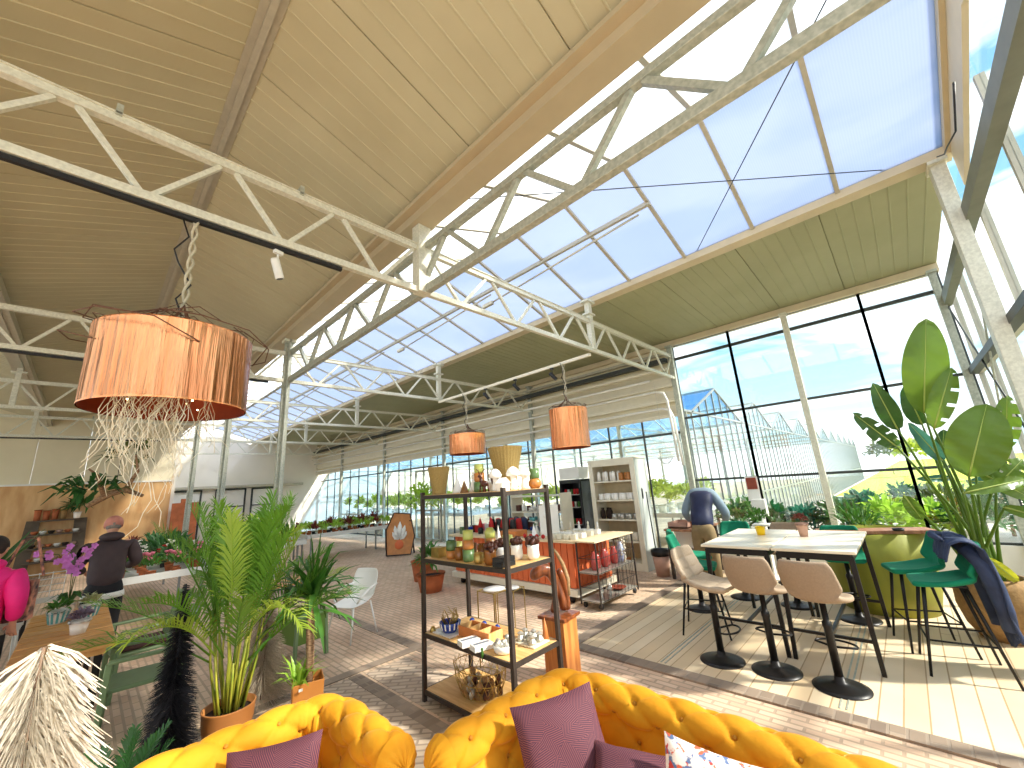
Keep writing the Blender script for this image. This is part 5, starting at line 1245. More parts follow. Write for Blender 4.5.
for k in range(22): item('ornament_box', 'colourful boxed ornament crowded on the far half of the counter', 'box', MB().box((0, 0, .07), (.12, .12, .14)), ['blue_glaze', 'red_felt', 'white_ceramic', 'gold', 'glaze_green', 'brown_choc', 'petal_pink'][k % 7], ctop(5.5 + .27 * (k % 4), 6.68 + .17 * (k // 4)), rz=U(-.4, .4), group='boxed ornaments on the counter', bevel=.004) if k < 8 else item('rolled_scarf', 'dark or red scarf rolled and stacked on the counter', 'scarf', MB().lathe([(.06, 0), (.07, .03), (.06, .2), (.05, .24), (.001, .25)], n=12), ['black', 'red_felt', 'navy_cloth', 'brown_choc'][k % 4], ctop(5.95 + .17 * (k % 4), 5.85 + .2 * ((k - 8) // 4)), group='rolled scarves on the counter')
for k in range(6): item('cone_tree', 'white or silver cone tree at the middle of the counter', 'ornament', cone(.06, .22), ['white_ceramic', 'pewter'][k % 2], ctop(5.55 + .13 * k, 4.95 + .05 * (k % 2)), group='white trees on the counter')
# tall spinner shelf behind the counter
t = thing('gift_shelf', 'low white gift shelf behind the counter, crammed with small presents', 'shelf', (7.35, 6.3, 0))
for z in (.4, .8, 1.2, 1.55): obj('shelf', MB().box((0, 0, z), (.4, 1.5, .03)), 'cream_paint', t)
for b_ in (-1, 1): obj('side', MB().box((0, b_ * .75, .8), (.4, .03, 1.6)), 'cream_paint', t)
for k in range(27):
    z = (.416, .816, 1.216)[k % 3]; item('gift_item', 'small wrapped present or candle on the white gift shelf', 'present', [cup(.05, .12), cone(.06, .2), MB().box((0, 0, .07), (.1, .1, .14)), jar(.05, .18)][k % 4], ['red_felt', 'white_ceramic', 'glaze_green', 'gold', 'brown_choc', 'petal_pink'][(k * 5) % 6], (7.3, 5.66 + (k // 3) * .16, z), group='presents on the gift shelf')
potted('potted_plant', 'leafy plant in a terracotta bowl glimpsed behind the left rack post', 'potted plant', (4.75, 6.95, .0), .2, .27, .32, 'terracotta', 110, (.25, .25, .25), .5, .2, .06, 'leaf')
potted('topiary', 'slim tree in a terracotta pot behind the left rack post', 'potted plant', (5.2, 7.9, 0), .18, .25, .4, 'terracotta', 160, (.35, .35, .5), 1.5, .16, .07, 'leaf_light', stem=1.1)

# ------------------------------------------------------------------ drinks cooler, cream bookcase
t = thing('drinks_cooler', 'black upright drinks cooler with a glass door and white sign on top', 'cooler', (8.55, 6.1, 0))
obj('body', MB().box((.02, .30, .95), (.5, .04, 1.8)).box((.02, -.30, .95), (.5, .04, 1.8)).box((.25, 0, .95), (.04, .6, 1.8)).box((0, 0, .05), (.54, .64, .1)).box((0, 0, 1.84), (.54, .64, .06)), 'black', t, bevel=.006)
obj('door', MB().box((-.265, .29, .97), (.02, .03, 1.7)).box((-.265, -.29, .97), (.02, .03, 1.7)).box((-.265, 0, .13), (.02, .6, .04)).box((-.265, 0, 1.8), (.02, .6, .04)), 'black', t)
obj('sign_box', MB().box((0, 0, 2.02), (.5, .6, .28)), 'white_paint', t, label='white sign box')
for z in (.4, .8, 1.2, 1.5): obj('shelf', MB().box((0, 0, z), (.42, .56, .015)), 'pewter', t)
for k in range(24):
    item('drink_can', 'red, green or pale can inside the glass-door cooler', 'can', MB().lathe([(.03, 0), (.033, .01), (.033, .12), (.028, .13), (.001, .13)], n=12), ['red_felt', 'leaf', 'pewter', 'red_felt'][k % 4], (8.42, 5.88 + .09 * (k % 6), (.408, .808, 1.208, 1.508)[k // 6]), group='cans in the cooler')
mat('shaded_side', (186, 192, 186), .5, 0, .05, 6)  # shade painted into the colour of the cream bookcase's right side
BX, BY0, BY1, BH = 7.9, 4.1, 5.22, 2.22
t = thing('bookcase', 'tall cream bookcase with five open compartments of candles and glasses', 'bookcase', (8.16, (BY0 + BY1) / 2, 0)); hw = (BY1 - BY0) / 2
for b_ in (-1, 1): obj('side_panel', MB().box((0, b_ * (hw - .02), BH / 2), (.52, .04, BH)), 'cream_paint' if b_ > 0 else 'shaded_side', t)
obj('back_panel', MB().box((.25, 0, BH / 2), (.02, 2 * hw - .04, BH - .02)), 'counter_top', t)
fr = MB().box((-.275, hw - .05, BH / 2), (.03, .1, BH)).box((-.275, -hw + .05, BH / 2), (.03, .1, BH)).box((-.275, 0, BH - .06), (.03, 2 * hw - .2, .12)).box((-.275, 0, .07), (.03, 2 * hw - .2, .14))
obj('face_frame', fr, 'cream_paint', t, bevel=.004); obj('top', MB().box((-.01, 0, BH + .015), (.56, 2 * hw + .04, .03)), 'cream_paint', t, bevel=.005)
SZ = [.14, .55, .98, 1.38, 1.78]
for z in SZ: obj('shelf', MB().box((0, 0, z - .015), (.48, 2 * hw - .08, .03)), 'cream_paint', t)
spec = [(4, [('white_candle', 'white_ceramic', MB().lathe([(.034, 0), (.034, .13), (.024, .15), (.001, .16)], n=12), 6), ('gold_candle', 'orange_glaze', cup(.04, .12), 3)]),
        (3, [('white_mug', 'white_ceramic', cup(.042, .1), 9), ('black_bottle', 'black', jar(.035, .2), 2)]),
        (2, [('storage_jar', 'soil', jar(.04, .17), 3), ('glass_cup', 'pewter', cup(.04, .08), 6)]),
        (1, [('candle_glass', 'glaze_brown', cup(.04, .12), 4), ('white_tumbler', 'cream_paint', cup(.04, .12), 5)]),
        (0, [('wood_block', 'pine_wood', MB().box((0, 0, .03), (.12, .26, .06)), 2)])]
nm_ = ['lowest', 'second lowest', 'middle', 'second highest', 'highest']
for lv, row in spec:
    y = BY1 - .16
    for nme, m_, mb, cnt in row:
        for k in range(cnt):
            item(nme, '%s on the %s shelf of the cream bookcase' % (nme.replace('_', ' '), nm_[lv]), nme.split('_')[1], mb, m_, (8.02 + .07 * (k % 2), y, SZ[lv] + .001), scale=1.35 if lv else 1, group='%s row on the %s bookcase shelf' % (nme.replace('_', ' '), nm_[lv])); y -= .093 if nme != 'wood_block' else .34
item('broom_stick', 'thin dark stick leaning against the side of the cream bookcase', 'stick', MB().tube([(0, 0, 0), (.12, .10, 1.5)], .012, 7), 'black', (7.98, 3.92, 0.02))
# side desk, bin, trays
t = thing('side_desk', 'narrow side desk with a brown top and white front under the pipes', 'desk', (8.1, 3.2, 0))
obj('tabletop', MB().box((0, 0, .84), (1.1, .62, .035)), 'ledge_wood', t, bevel=.004)
for a in (-1, 1):
    for b_ in (-1, 1): obj('leg', MB().box((a * .5, b_ * .26, .41), (.05, .05, .82)), 'shelf_metal', t)
obj('panel', MB().box((-.3, -.05, .66), (.02, .5, .3)), 'white_paint', t); obj('shelf', MB().box((0, 0, .25), (1.0, .5, .025)), 'ledge_wood', t)
item('cutlery_tray', 'grey cutlery tray on the side desk', 'tray', MB().box((0, 0, .01), (.5, .36, .02)).box((.245, 0, .05), (.01, .36, .1)).box((-.245, 0, .05), (.01, .36, .1)).box((0, .175, .05), (.5, .01, .1)).box((0, -.175, .05), (.5, .01, .1)), 'taupe_pot', (7.95, 3.3, .859))
t = thing('waste_bin', 'grey waste bin lined with a black bag between bookcase and desk', 'bin', (7.72, 3.72, 0.0))
obj('bucket', MB().lathe([(.12, 0), (.16, .44), (.15, .44), (.11, .02), (.001, .02)], n=24), 'taupe_pot', t); obj('bag', MB().lathe([(.165, .36), (.17, .43), (.166, .47), (.14, .46), (.13, .3)], n=24, cap=False), 'black', t, solid=.003)
# A-frame sign with leaf motif
t = thing('board_sign', 'terracotta-coloured standing sign with a white leaf motif', 'sign', (6.6, 11.3, 0), -.75)
sy = lambda z: .04 + z * .2
outl = [(-.36, .05), (.36, .05), (.46, .55), (.30, 1.18), (-.20, 1.24), (-.42, .75)]
obj('front_board', MB().add([(x, sy(z), z) for x, z in outl], [(0, 1, 2, 3, 4, 5)]), 'orange_glaze', t, solid=.04)
obj('border', MB().tube([(x * .98, sy(z) - .025, z) for x, z in outl + outl[:1]], .022, 6), 'dark_wood', t)
m = MB()
for k, (ang, L, ww) in enumerate(((0, .5, .17), (-38, .42, .15), (38, .42, .15), (-80, .3, .12), (80, .3, .12))):
    a_ = radians(ang); pts = []
    for f_ in (.05, .4, .75, 1): q_ = a_ * (1 - .45 * f_); pts.append((L * f_ * sin(q_ + .0), 0, .48 + L * f_ * cos(q_)))
    pts = [Vector((x, sy(z) - .03, z)) for x, y, z in pts]; m.strip(pts, [.04, ww, ww * .7, .01], (0, -1, .2))
obj('leaf_motif', m, 'white_paint', t, solid=.006, label='white leaf motif')
obj('round_motif', MB().lathe([(.13, 0), (.12, .012), (.001, .014)], n=22, M=Matrix.Translation((0, sy(.33) - .02, .33)) @ Matrix.Rotation(radians(79), 4, 'X')), 'orange_slat', t, label='orange round motif')
obj('rear_strut', MB().bar((.3, .22, 1.0), (.35, .6, .0), .04).bar((-.3, .22, 1.0), (-.35, .6, .0), .04), 'dark_wood', t)

# ------------------------------------------------------------------ copper drum lamps
def copper_mat():
    m = bpy.data.materials.new('copper'); m.use_nodes = True; n = m.node_tree.nodes; l = m.node_tree.links; b = n['Principled BSDF']
    b.inputs['Metallic'].default_value = 1; b.inputs['Roughness'].default_value = .2; b.inputs['Base Color'].default_value = lin((242, 148, 92))
    tc = n.new('ShaderNodeTexCoord'); mp = n.new('ShaderNodeMapping'); mp.inputs['Scale'].default_value = (7, 7, .35); l.new(tc.outputs['Object'], mp.inputs[0])
    nz = n.new('ShaderNodeTexNoise'); nz.inputs['Scale'].default_value = 2.2; nz.inputs['Detail'].default_value = 4; l.new(mp.outputs[0], nz.inputs['Vector'])
    bp = n.new('ShaderNodeBump'); bp.inputs['Strength'].default_value = .9; bp.inputs['Distance'].default_value = .05; l.new(nz.outputs['Fac'], bp.inputs['Height']); l.new(bp.outputs[0], b.inputs['Normal'])
    cr = n.new('ShaderNodeValToRGB'); cr.color_ramp.elements[0].color = lin((224, 116, 62)); cr.color_ramp.elements[1].color = lin((255, 186, 132)); l.new(nz.outputs['Fac'], cr.inputs[0]); l.new(cr.outputs[0], b.inputs['Base Color'])
    MATS['copper'] = m
copper_mat(); mat('copper_dark', (150, 62, 30), .45, .6, .2, 9); mat('rope', (206, 196, 170), .85, 0, .2, 40); mat('twig', (104, 70, 50), .8); mat('twig_pale', (246, 238, 214), .6)
def lamp(label, x, y, zb, zt_, r, zhang, seed, nest=1.0, twigs=0, xr=0):
    random.seed(seed); t = thing('copper_lamp', label, 'pendant lamp', (x, y, zb)); h = zt_ - zb; N = 72; vs = []; fs = []
    prof = [(r * .985, 0), (r, .012), (r, h * .3), (r * .995, h * .7), (r, h)]
    obj('drum_shade', MB().lathe([(r, 0), (r * 1.004, .008), (r, .016), (r, h * .5), (r, h - .012), (r * 1.004, h - .006), (r, h)], n=N, cap=False), 'copper', t)
    obj('inner_lining', MB().lathe([(r - .006, .002), (r - .006, h - .004), (.001, h - .004)], n=N, cap=False), 'copper_dark', t)
    m = MB()
    for k in range(3): a = k * 2.094; m.tube([(r * .96 * cos(a), r * .96 * sin(a), h), (0, 0, h + .28 * nest)], .003, 5)
    for k in range(26):
        a = U(0, 6.3); pts = []; R_ = r * U(.3, 1.0)
        for j in range(7): pts.append((R_ * (1 + .25 * sin(j)) * cos(a + j * .42), R_ * (1 + .2 * cos(j * 1.3)) * sin(a + j * .42), h + .012 + abs(U(0, .06)) * nest + .02))
        m.tube(pts, U(.002, .004), 5)
    for k in range(12): a = U(0, 6.3); m.tube([(0, 0, h + .26), (.05 * cos(a), .05 * sin(a), h + .16), (r * .6 * cos(a), r * .6 * sin(a), h + .02)], .004, 5)
    if nest >= 1:
        for k in range(5):
            a = k * 1.3; pts = [(r * q * cos(a + j * .45), r * q * sin(a + j * .45), h + zz) for j, (q, zz) in enumerate([(.5, .06), (.95, .05), (1.25, .0), (1.38, -.03), (1.3, -.06), (1.03, -.14)])]; m.tube(pts, .004, 5)
    obj('twig_nest', m, 'twig', t)
    m = MB(); Hh = zhang - zb; n_ = 24
    for ph in (0, pi): m.tube([(.016 * cos(ph + j * .9), .016 * sin(ph + j * .9), h + .1 + (Hh - h - .1) * j / n_) for j in range(n_ + 1)], .009, 6)
    obj('rope', m, 'rope', t)
    obj('cord', MB().tube([(0, 0, h + .15), (-.05, .02, h + .3), (.02, 0, h + .42), (-.07, 0, h + .58), (-.10, 0, Hh - .28), (-.03, .0, Hh - .15), (-.09, 0, Hh + .02)], .006, 6), 'black', t)
    obj('bulb_holder', MB().lathe([(.02, h - .12), (.025, h - .1), (.025, h - .02)], n=12).ball((0, 0, h - .15), .035, 12, 8), 'white_ceramic', t)
    if twigs:
        m = MB()
        for k in range(twigs):
            a = U(0, 6.3); q = r * .8 * sqrt(R()); p = Vector((q * cos(a) * (.5 if k % 2 else 1) - (.14 if k % 2 else 0), q * sin(a) * .8, h * .55)); pts = [p.copy()]; L = U(.5, 1.25) if k % 2 else U(.4, .95); ns = 14; d = Vector((U(-.1, .1), U(-.1, .1), -1)); c0 = p.copy()
            for j in range(ns): d = Vector((d.x * .35 + U(-.6, .6) - (p.x - c0.x) * 1.2, d.y * .35 + U(-.6, .6) - (p.y - c0.y) * 1.2, -1 + .3 * R())); p = p + d.normalized() * L / ns; pts.append(p.copy())
            m.tube(pts, U(.0014, .0026), 4)
            if R() < .6:
                p = pts[5]; d = Vector((U(-.6, .6), U(-.6, .6), -1)); m.tube([p, p + d * .08, p + d * .15 + Vector((U(-.05, .05), 0, -.05)), p + d * .2 + Vector((U(-.1, .1), 0, -.12))], .002, 4)
        obj('dangling_twigs', m, 'twig_pale', t)
        for k in range(40): a = U(0, 6.3); q = r * .85 * sqrt(R()); obj('light_bead', MB().ball((q * cos(a), q * sin(a), U(.0, h * .8)), .006, 6, 4), 'glow', t)
    return t
g = bpy.data.materials.new('glow'); g.use_nodes = True; g.node_tree.nodes['Principled BSDF'].inputs['Emission Color'].default_value = (1, .75, .35, 1); g.node_tree.nodes['Principled BSDF'].inputs['Emission Strength'].default_value = 6; MATS['glow'] = g
LA = lamp('wide copper drum lamp with pale twigs dangling below, largest of the three', .30, 3.45, 2.48, 2.99, .43, 3.94, 4, 1.0, 56)
LB = lamp('tall narrow copper drum lamp hanging in front of the cream bookcase', 5.72, 4.09, 2.39, 3.07, .335, 3.9, 5, .6)
LC = lamp('small copper drum lamp hanging above the display rack, farthest of the three', 5.72, 6.88, 2.56, 2.99, .40, 3.9, 6, .6)
t = thing('track_rail', 'long cream ceiling rail carrying the two far copper lamps', 'rail', (5.72, 5.7, 3.93)); obj('rail', MB().box((0, 0, 0), (.05, 4.4, .05)), 'cream_paint', t)
def spot(label, loc, m_, rz=0, tilt=.5):
    t = thing('spotlight', label, 'spotlight', loc, rz); Mx = Matrix.Translation((0, 0, -.14)) @ Matrix.Rotation(tilt, 4, 'Y')
    obj('housing', MB().lathe([(.032, -.1), (.034, -.095), (.034, .06), (.03, .075), (.001, .075)], n=16, M=Mx), m_, t); obj('arm', MB().tube([(0, 0, 0), (0, 0, -.06), (.0, 0, -.10)], .009, 6).box((0, 0, 0), (.07, .035, .03)), m_, t); obj('lens', MB().lathe([(.028, -.101), (.001, -.1005)], n=14, M=Mx, cap=False), 'black', t)
spot('white spotlight hanging from the black track of the nearest truss', (.86, 3.45, 3.9), 'white_paint', .3, -.35)
spot('small white spotlight on the fourth truss track over the wooden wall', (.25, 16.95, 3.9), 'white_paint')
for k, y in enumerate((4.35, 5.3, 6.2)): spot('black spotlight on the cream rail, %s' % ['nearest the tall copper lamp', 'middle of three', 'nearest the small copper lamp'][k], (5.72, y, 3.89), 'black', -1.2, -.7)
# hanging tools by the pipes
item('hanging_basket', 'grey wire egg basket hanging by the pipes', 'basket', (lambda m: ([m.tube([(.13 * cos(a), .13 * sin(a), .0), (.16 * cos(a), .16 * sin(a), -.12), (.05 * cos(a), .05 * sin(a), -.24)], .004, 4) for a in [k * .523 for k in range(12)]], [m.tube([(r_ * cos(k * .4), r_ * sin(k * .4), z) for k in range(17)], .004, 4) for r_, z in ((.13, 0), (.16, -.12), (.06, -.24))], m.tube([(.13, 0, 0), (0, 0, .35), (-.13, 0, 0)], .004, 4), m.tube([(0, 0, .35), (0, 0, 1.6)], .003, 4))[-1] and m)(MB()), 'pewter', (8.7, 3.75, 2.3))
# notice and dispenser at the middle post
t = thing('dispenser_stand', 'white hand dispenser stand with a small dark red notice, behind the bar tables', 'dispenser', (8.3, 2.02, 0.012))
obj('base', MB().box((0, 0, .01), (.34, .34, .02)), 'white_paint', t, bevel=.004); obj('post', MB().box((0, 0, .6), (.14, .06, 1.2)), 'white_paint', t); obj('body', MB().box((-.03, 0, 1.15), (.14, .22, .3)), 'white_paint', t, bevel=.02)
obj('drip_tray', MB().box((-.12, 0, .88), (.22, .26, .03)), 'white_paint', t); obj('notice', MB().box((0, 0.06, 1.57), (.02, .16, .2)), 'rust', t, label='dark red notice'); obj('notice_frame', MB().box((.016, 0.06, 1.48), (.012, .2, .42)).box((.016, .06, 1.25), (.01, .03, .1)), 'white_paint', t)
# ------------------------------------------------------------------ people
mat('skin', (222, 164, 136), .55, 0, .08, 10); mat('jacket_dark', (70, 56, 58), .8, 0, .2, 8, .4, bscale=14); mat('trousers_black', (22, 20, 26), .8); mat('cap_pink', (214, 140, 120), .75, 0, .1, 20)
mat('vest_navy', (30, 38, 74), .6, 0, .2, 10, .3); mat('shirt_grey', (128, 146, 160), .8, 0, .1, 14); mat('khaki', (140, 118, 82), .8, 0, .2, 10, .3); mat('magenta', (240, 30, 130), .7, 0, .1, 10, .3); mat('hair_grey', (150, 140, 130), .8, 0, .3, 40, .5)
mat('floral_dark', (60, 50, 60), .8, 0, 0, 14, 0, (220, 150, 120)); mat('hair_dark', (50, 38, 32), .8, 0, .3, 40, .5)
def skin_obj(name, chains, m, parent, sub=2, root=0):
    """chains: list of lists of (point, radius); equal points are welded"""
    vs = []; es = []; rs = []; idx = {}
    def vid(p, r):
        k = tuple(round(c, 3) for c in p)
        if k not in idx: idx[k] = len(vs); vs.append(p); rs.append(r)
        return idx[k]
    for ch in chains:
        ids = [vid(p, r) for p, r in ch]; es += [(a, b_) for a, b_ in zip(ids, ids[1:])]
    me = bpy.data.meshes.new(name); me.from_pydata([tuple(v) for v in vs], es, []); me.update()
    o = bpy.data.objects.new(name, me); COL.objects.link(o); o.parent = parent
    me.materials.append(MATS[m])
    sk = o.modifiers.new('skin', 'SKIN'); sk.use_smooth_shade = True; sk.branch_smoothing = .6
    if not me.skin_vertices: 
        lay = me.attributes.get('skin')
    bm = bmesh.new(); bm.from_mesh(me); lay = bm.verts.layers.skin.verify(); bm.verts.ensure_lookup_table()
    for i, v in enumerate(bm.verts):
        r = rs[i]; v[lay].radius = (r, r) if not isinstance(r, tuple) else r; v[lay].use_root = (i == root)
    bm.to_mesh(me); bm.free()
    s_ = o.modifiers.new('sub', 'SUBSURF'); s_.levels = sub; s_.render_levels = sub
    return o
def hand_chains(w, d, palm_side):
    """wrist point w, forward direction d, side vector toward the thumb"""
    w = Vector(w); d = Vector(d).normalized(); s_ = Vector(palm_side).normalized(); n_ = d.cross(s_)
    pc = w + d * .05; ch = [[(tuple(w), .024), (tuple(pc), (.036))]]
    for k, L in enumerate((.07, .08, .075, .058)):
        o_ = s_ * (.030 - .020 * k); a = pc + d * .035 + o_; b_ = a + d * L * .5 + n_ * .008; c = a + d * L * .8 + n_ * .026
        ch.append([(tuple(pc), .036), (tuple(a), .0105), (tuple(b_), .0095), (tuple(c), .008)])
    t0 = w + d * .03 + s_ * .035; ch.append([(tuple(pc), .036), (tuple(t0), .013), (tuple(t0 + d * .03 + s_ * .02), .011), (tuple(t0 + d * .055 + s_ * .022 + n_ * .01), .009)])
    return ch
def person(label, loc, rz, H=1.76, bend=.12, arms=None, top='jacket_dark', sleeve='jacket_dark', pants='trousers_black', hem=None, vest=False, head=None, hair='hair_grey', cap=False, head_turn=0):
    t = thing('person', label, 'person', loc, rz); s = H / 1.76
    P = lambda x, y, z: (x * s, y * s, z * s)
    hip = .93; f = bend
    sp = [P(0, 0, hip), P(.18 * f, 0, hip + .16), P(.62 * f, 0, hip + .33), P(1.05 * f, 0, hip + .47)]
    neck = P(1.22 * f + .01, 0, hip + .56); hd = head or P(1.35 * f + .05, 0, hip + .68)
    hdv = Vector(hd)
    sh = {a: P(1.02 * f, a * .185, hip + .47) for a in (-1, 1)}
    arms = arms or {a: (P(.06 + f, a * .30, hip + .20), P(.30 + f, a * .20, hip + .12)) for a in (-1, 1)}
    feet = {a: (P(.02, a * .10, .50), P(-.02, a * .11, .09), P(.12, a * .13, .035)) for a in (-1, 1)}
    ch = [[(sp[0], .12), (sp[1], .11), (sp[2], .12), (sp[3], .11), (neck, .052)], [(neck, .052), (tuple(hdv + Vector((0, 0, -.05))), .062)]]
    for a in (-1, 1):
        e, w = arms[a]; ch.append([(sp[3], .11), (sh[a], .036), (e, .034), (w, .026)]); d = (Vector(w) - Vector(e)).normalized()
        hc = hand_chains(w, d, (0, -a, .4)); ch += hc
        k, an, toe = feet[a]; ch.append([(sp[0], .12), (P(0, a * .09, hip - .05), .088), (k, .058), (an, .038), (toe, .03)])
    body = skin_obj('body', ch, 'skin', t)
    # head: shaped ball with nose, ears, eyes, mouth
    m = MB(); m.ball((0, 0, 0), (.095, .075, .115), 20, 14)
    for i, v in enumerate(m.v):
        x, y, z = v
        if z < 0: x *= 1 - .25 * (-z / .115); y *= 1 - .35 * (-z / .115) ** 1.5
        if x > .08 and -.035 < z < .01 and abs(y) < .02: x += .018
        m.v[i] = (x, y, z)
    m.lathe([(.012, 0), (.006, .035)], (.096, 0, -.03), 8)
    for a in (-1, 1): m.ball((-.005, a * .075, -.005), (.02, .008, .03), 8, 6)
    h = obj('head', m, 'skin', t); h.location = hd; h.rotation_euler = (0, .25 + f * .6, head_turn)
    for a in (-1, 1): obj('eye', MB().ball((.086, a * .03, .012), .009, 8, 6), 'black', h)
    obj('mouth', MB().ball((.082, 0, -.055), (.008, .022, .004), 8, 6), 'cap_pink', h)
    hm = MB().ball((-.012, 0, .022), (.10, .084, .108), 18, 12); keep = MB()
    hm.v = [(x if x < .06 else .06, y, max(z, -.045 if x < 0 else .03)) for x, y, z in hm.v]
    obj('hair', hm, hair, h)
    if cap: obj('cap', MB().lathe([(.108, -.005), (.112, .03), (.108, .07), (.09, .11), (.05, .14), (.001, .15)], n=24, sx=1.0, sy=.9).box((.12, 0, .036), (.11, .13, .01)), 'cap_pink', h)
    # clothes
    cl = [[(P(0, 0, hip - .10), .20), (sp[1], .20), (sp[2], .215), (sp[3], .19), (P(1.13 * f, 0, hip + .53), .085)]]
    if not vest:
        for a in (-1, 1):
            e_, w = arms[a]; wv = Vector(e_).lerp(Vector(w), .86); cl.append([(sp[3], .19), (sh[a], .115), (e_, .074), (tuple(wv), .055)])
        skin_obj('jacket', cl, top, t)
    else:
        cl[0][-2] = (sp[3], .19); skin_obj('vest', cl + [[(sp[3], .19), (sh[a], .10)] for a in (-1, 1)], top, t)
        skin_obj('shirt', [[(sp[3], .15), (sh[a], .095), (arms[a][0], .08), (tuple(Vector(arms[a][0]).lerp(Vector(arms[a][1]), .85)), .055)] for a in (-1, 1)], sleeve, t)
    skin_obj('trousers', [[(P(0, 0, hip + .10), .17), (P(0, 0, hip - .03), .19)]] + [[(P(0, 0, hip - .03), .19), (P(0, a * .095, hip - .16), .135), (feet[a][0], .10), (tuple(Vector(feet[a][1])), .08)] for a in (-1, 1)], pants, t)
    if cap or not vest: obj('hood', MB().ball((neck[0] - .05, 0, neck[2] - .005), (.10, .13, .062), 16, 10), top, t)
    for a in (-1, 1): obj('shoe', MB().ball((.05, a * .125, .038), (.14, .05, .038), 14, 8), 'black', t)
    if hem: obj('shirt_hem', MB().lathe([(.20, hip - .17), (.19, hip - .10)], n=24, cap=False, sx=.95, sy=1.05), hem, t, solid=.006)
    return t
person('person in a dark jacket and pale pink cap, back turned, standing at the flower tables', (.30, 7.95, 0), radians(90), 1.80, .1, top='jacket_dark', pants='trousers_black', hem='white_paint', cap=True)
person('person in a navy quilted vest and khaki trousers bending over the side desk', (7.35, 2.72, .012), radians(12), 1.78, .50, top='vest_navy', sleeve='shirt_grey', pants='khaki', vest=True,
       arms={1: ((.46, .33, 1.12), (.62, .26, .93)), -1: ((.42, -.36, 1.10), (.60, -.30, .93))}, head=(.80, 0, 1.40))
person('person in a bright magenta top with a dark floral bag at the left edge', (-.585, 6.05, 0), radians(75), 1.72, .1, top='magenta', pants='trousers_black', hair='hair_dark', arms={1: ((.03, .26, 1.14), (.16, .22, .92)), -1: ((.03, -.26, 1.14), (.16, -.22, .92))})
solo('shoulder_bag', MB().box((0, 0, 0), (.1, .22, .34)).tube([(0, -.15, .2), (0.02, -.05, .55), (.02, .05, .55), (0, .15, .2)], .012, 6), 'floral_dark', 'dark floral bag hanging beside the magenta top', 'bag', (-.34, 6.22, 1.10), rz=1.2, bevel=.03, segs=3)
# ------------------------------------------------------------------ outside
random.seed(33)
mat('paving_out', (214, 206, 190), .85, 0, 0, .7, 0, (170, 160, 138)); mat('field', (206, 206, 70), .9, 0, 0, .06, 0, (150, 186, 60)); mat('gravel', (190, 176, 150), .9, 0, .3, 3)
b = MB().add([(9.32, -120, -.06), (30, -120, -.06), (30, 3.5, -.06), (9.32, 3.5, -.06)], [(0, 1, 2, 3)]).add([(-9, -120, -.06), (9.32, -120, -.06), (9.32, -1.15, -.06), (-9, -1.15, -.06)], [(0, 1, 2, 3)])
struct('floor_outside', b, 'paving_out')
struct('field', MB().add([(30, -200, -.05), (400, -200, -.05), (400, 3.4, -.05), (30, 3.4, -.05)], [(0, 1, 2, 3)]), 'field')
struct('floor_greenhouse', MB().add([(9.32, 3.5, -.05), (70, 3.5, -.05), (70, 30, -.05), (9.32, 30, -.05)], [(0, 1, 2, 3)]), 'gravel')
glass_mat('glass_roof_blue', (0.62, 0.80, 0.98), 0.12)
# neighbouring greenhouse: gables along X at Y = 3.5, ridges run along Y
t = thing('greenhouse', 'neighbouring glass greenhouse with a row of pointed gables receding outside', 'greenhouse', (0, 0, 0))
NG, G0, GP, EZ, PZ, GY0, GY1 = 11, 10.0, 4.2, 3.28, 4.12, 3.5, 25.0
fr = MB(); roof = MB(); rbar = MB(); gl = MB(); gut = MB()
for g_ in range(NG):
    xa = G0 + g_ * GP; xm = xa + GP / 2; xb = xa + GP
    fr = MB().bar((xa, GY0, EZ), (xm, GY0, PZ), .05, .05).bar((xm, GY0, PZ), (xb, GY0, EZ), .05, .05).bar((xa, GY0, EZ), (xb, GY0, EZ), .05, .05).bar((xa, GY0, 1.1), (xb, GY0, 1.1), .04, .05)
    for k in range(7):
        x = xa + k * GP / 7; zt_ = EZ + (PZ - EZ) * (1 - abs(x - xm) / (GP / 2)); fr.bar((x, GY0, 0), (x, GY0, zt_), .035, .035)
    if g_ == 0: fr.bar((9.35, GY0, EZ), (xa, GY0, EZ), .05).bar((9.65, GY0, 0), (9.65, GY0, EZ), .035)
    obj('gable_frame', fr, 'alu_leg', t)
    gl = MB().add([(xa, GY0 + .02, 0), (xb, GY0 + .02, 0), (xb, GY0 + .02, EZ), (xm, GY0 + .02, PZ), (xa, GY0 + .02, EZ)], [(0, 1, 2, 3, 4)]); obj('gable_glass', gl, 'glass_far', t, solid=.006)
    if g_ < 7:
        rb = MB(); n_ = 19 if g_ < 4 else 8
        for k in range(n_):
            y = GY0 + (GY1 - GY0) * k / (n_ - 1); rb.bar((xa, y, EZ), (xm, y, PZ), .03, .04).bar((xm, y, PZ), (xb, y, EZ), .03, .04)
        rb.bar((xm, GY0, PZ), (xm, GY1, PZ), .06); rb.bar((xa, GY0, EZ), (xa, GY1, EZ), .14, .08)
        obj('roof_frame', rb, 'steel_light', t)
    obj('roof_glass', MB().add([(xa, GY0, EZ + .03), (xm, GY0, PZ + .03), (xm, GY1, PZ + .03), (xa, GY1, EZ + .03)], [(0, 1, 2, 3)]).add([(xm, GY0, PZ + .03), (xb, GY0, EZ + .03), (xb, GY1, EZ + .03), (xm, GY1, PZ + .03)], [(0, 1, 2, 3)]), 'glass_far' if g_ else 'glass_roof_blue', t, solid=.006) if g_ < 7 else None
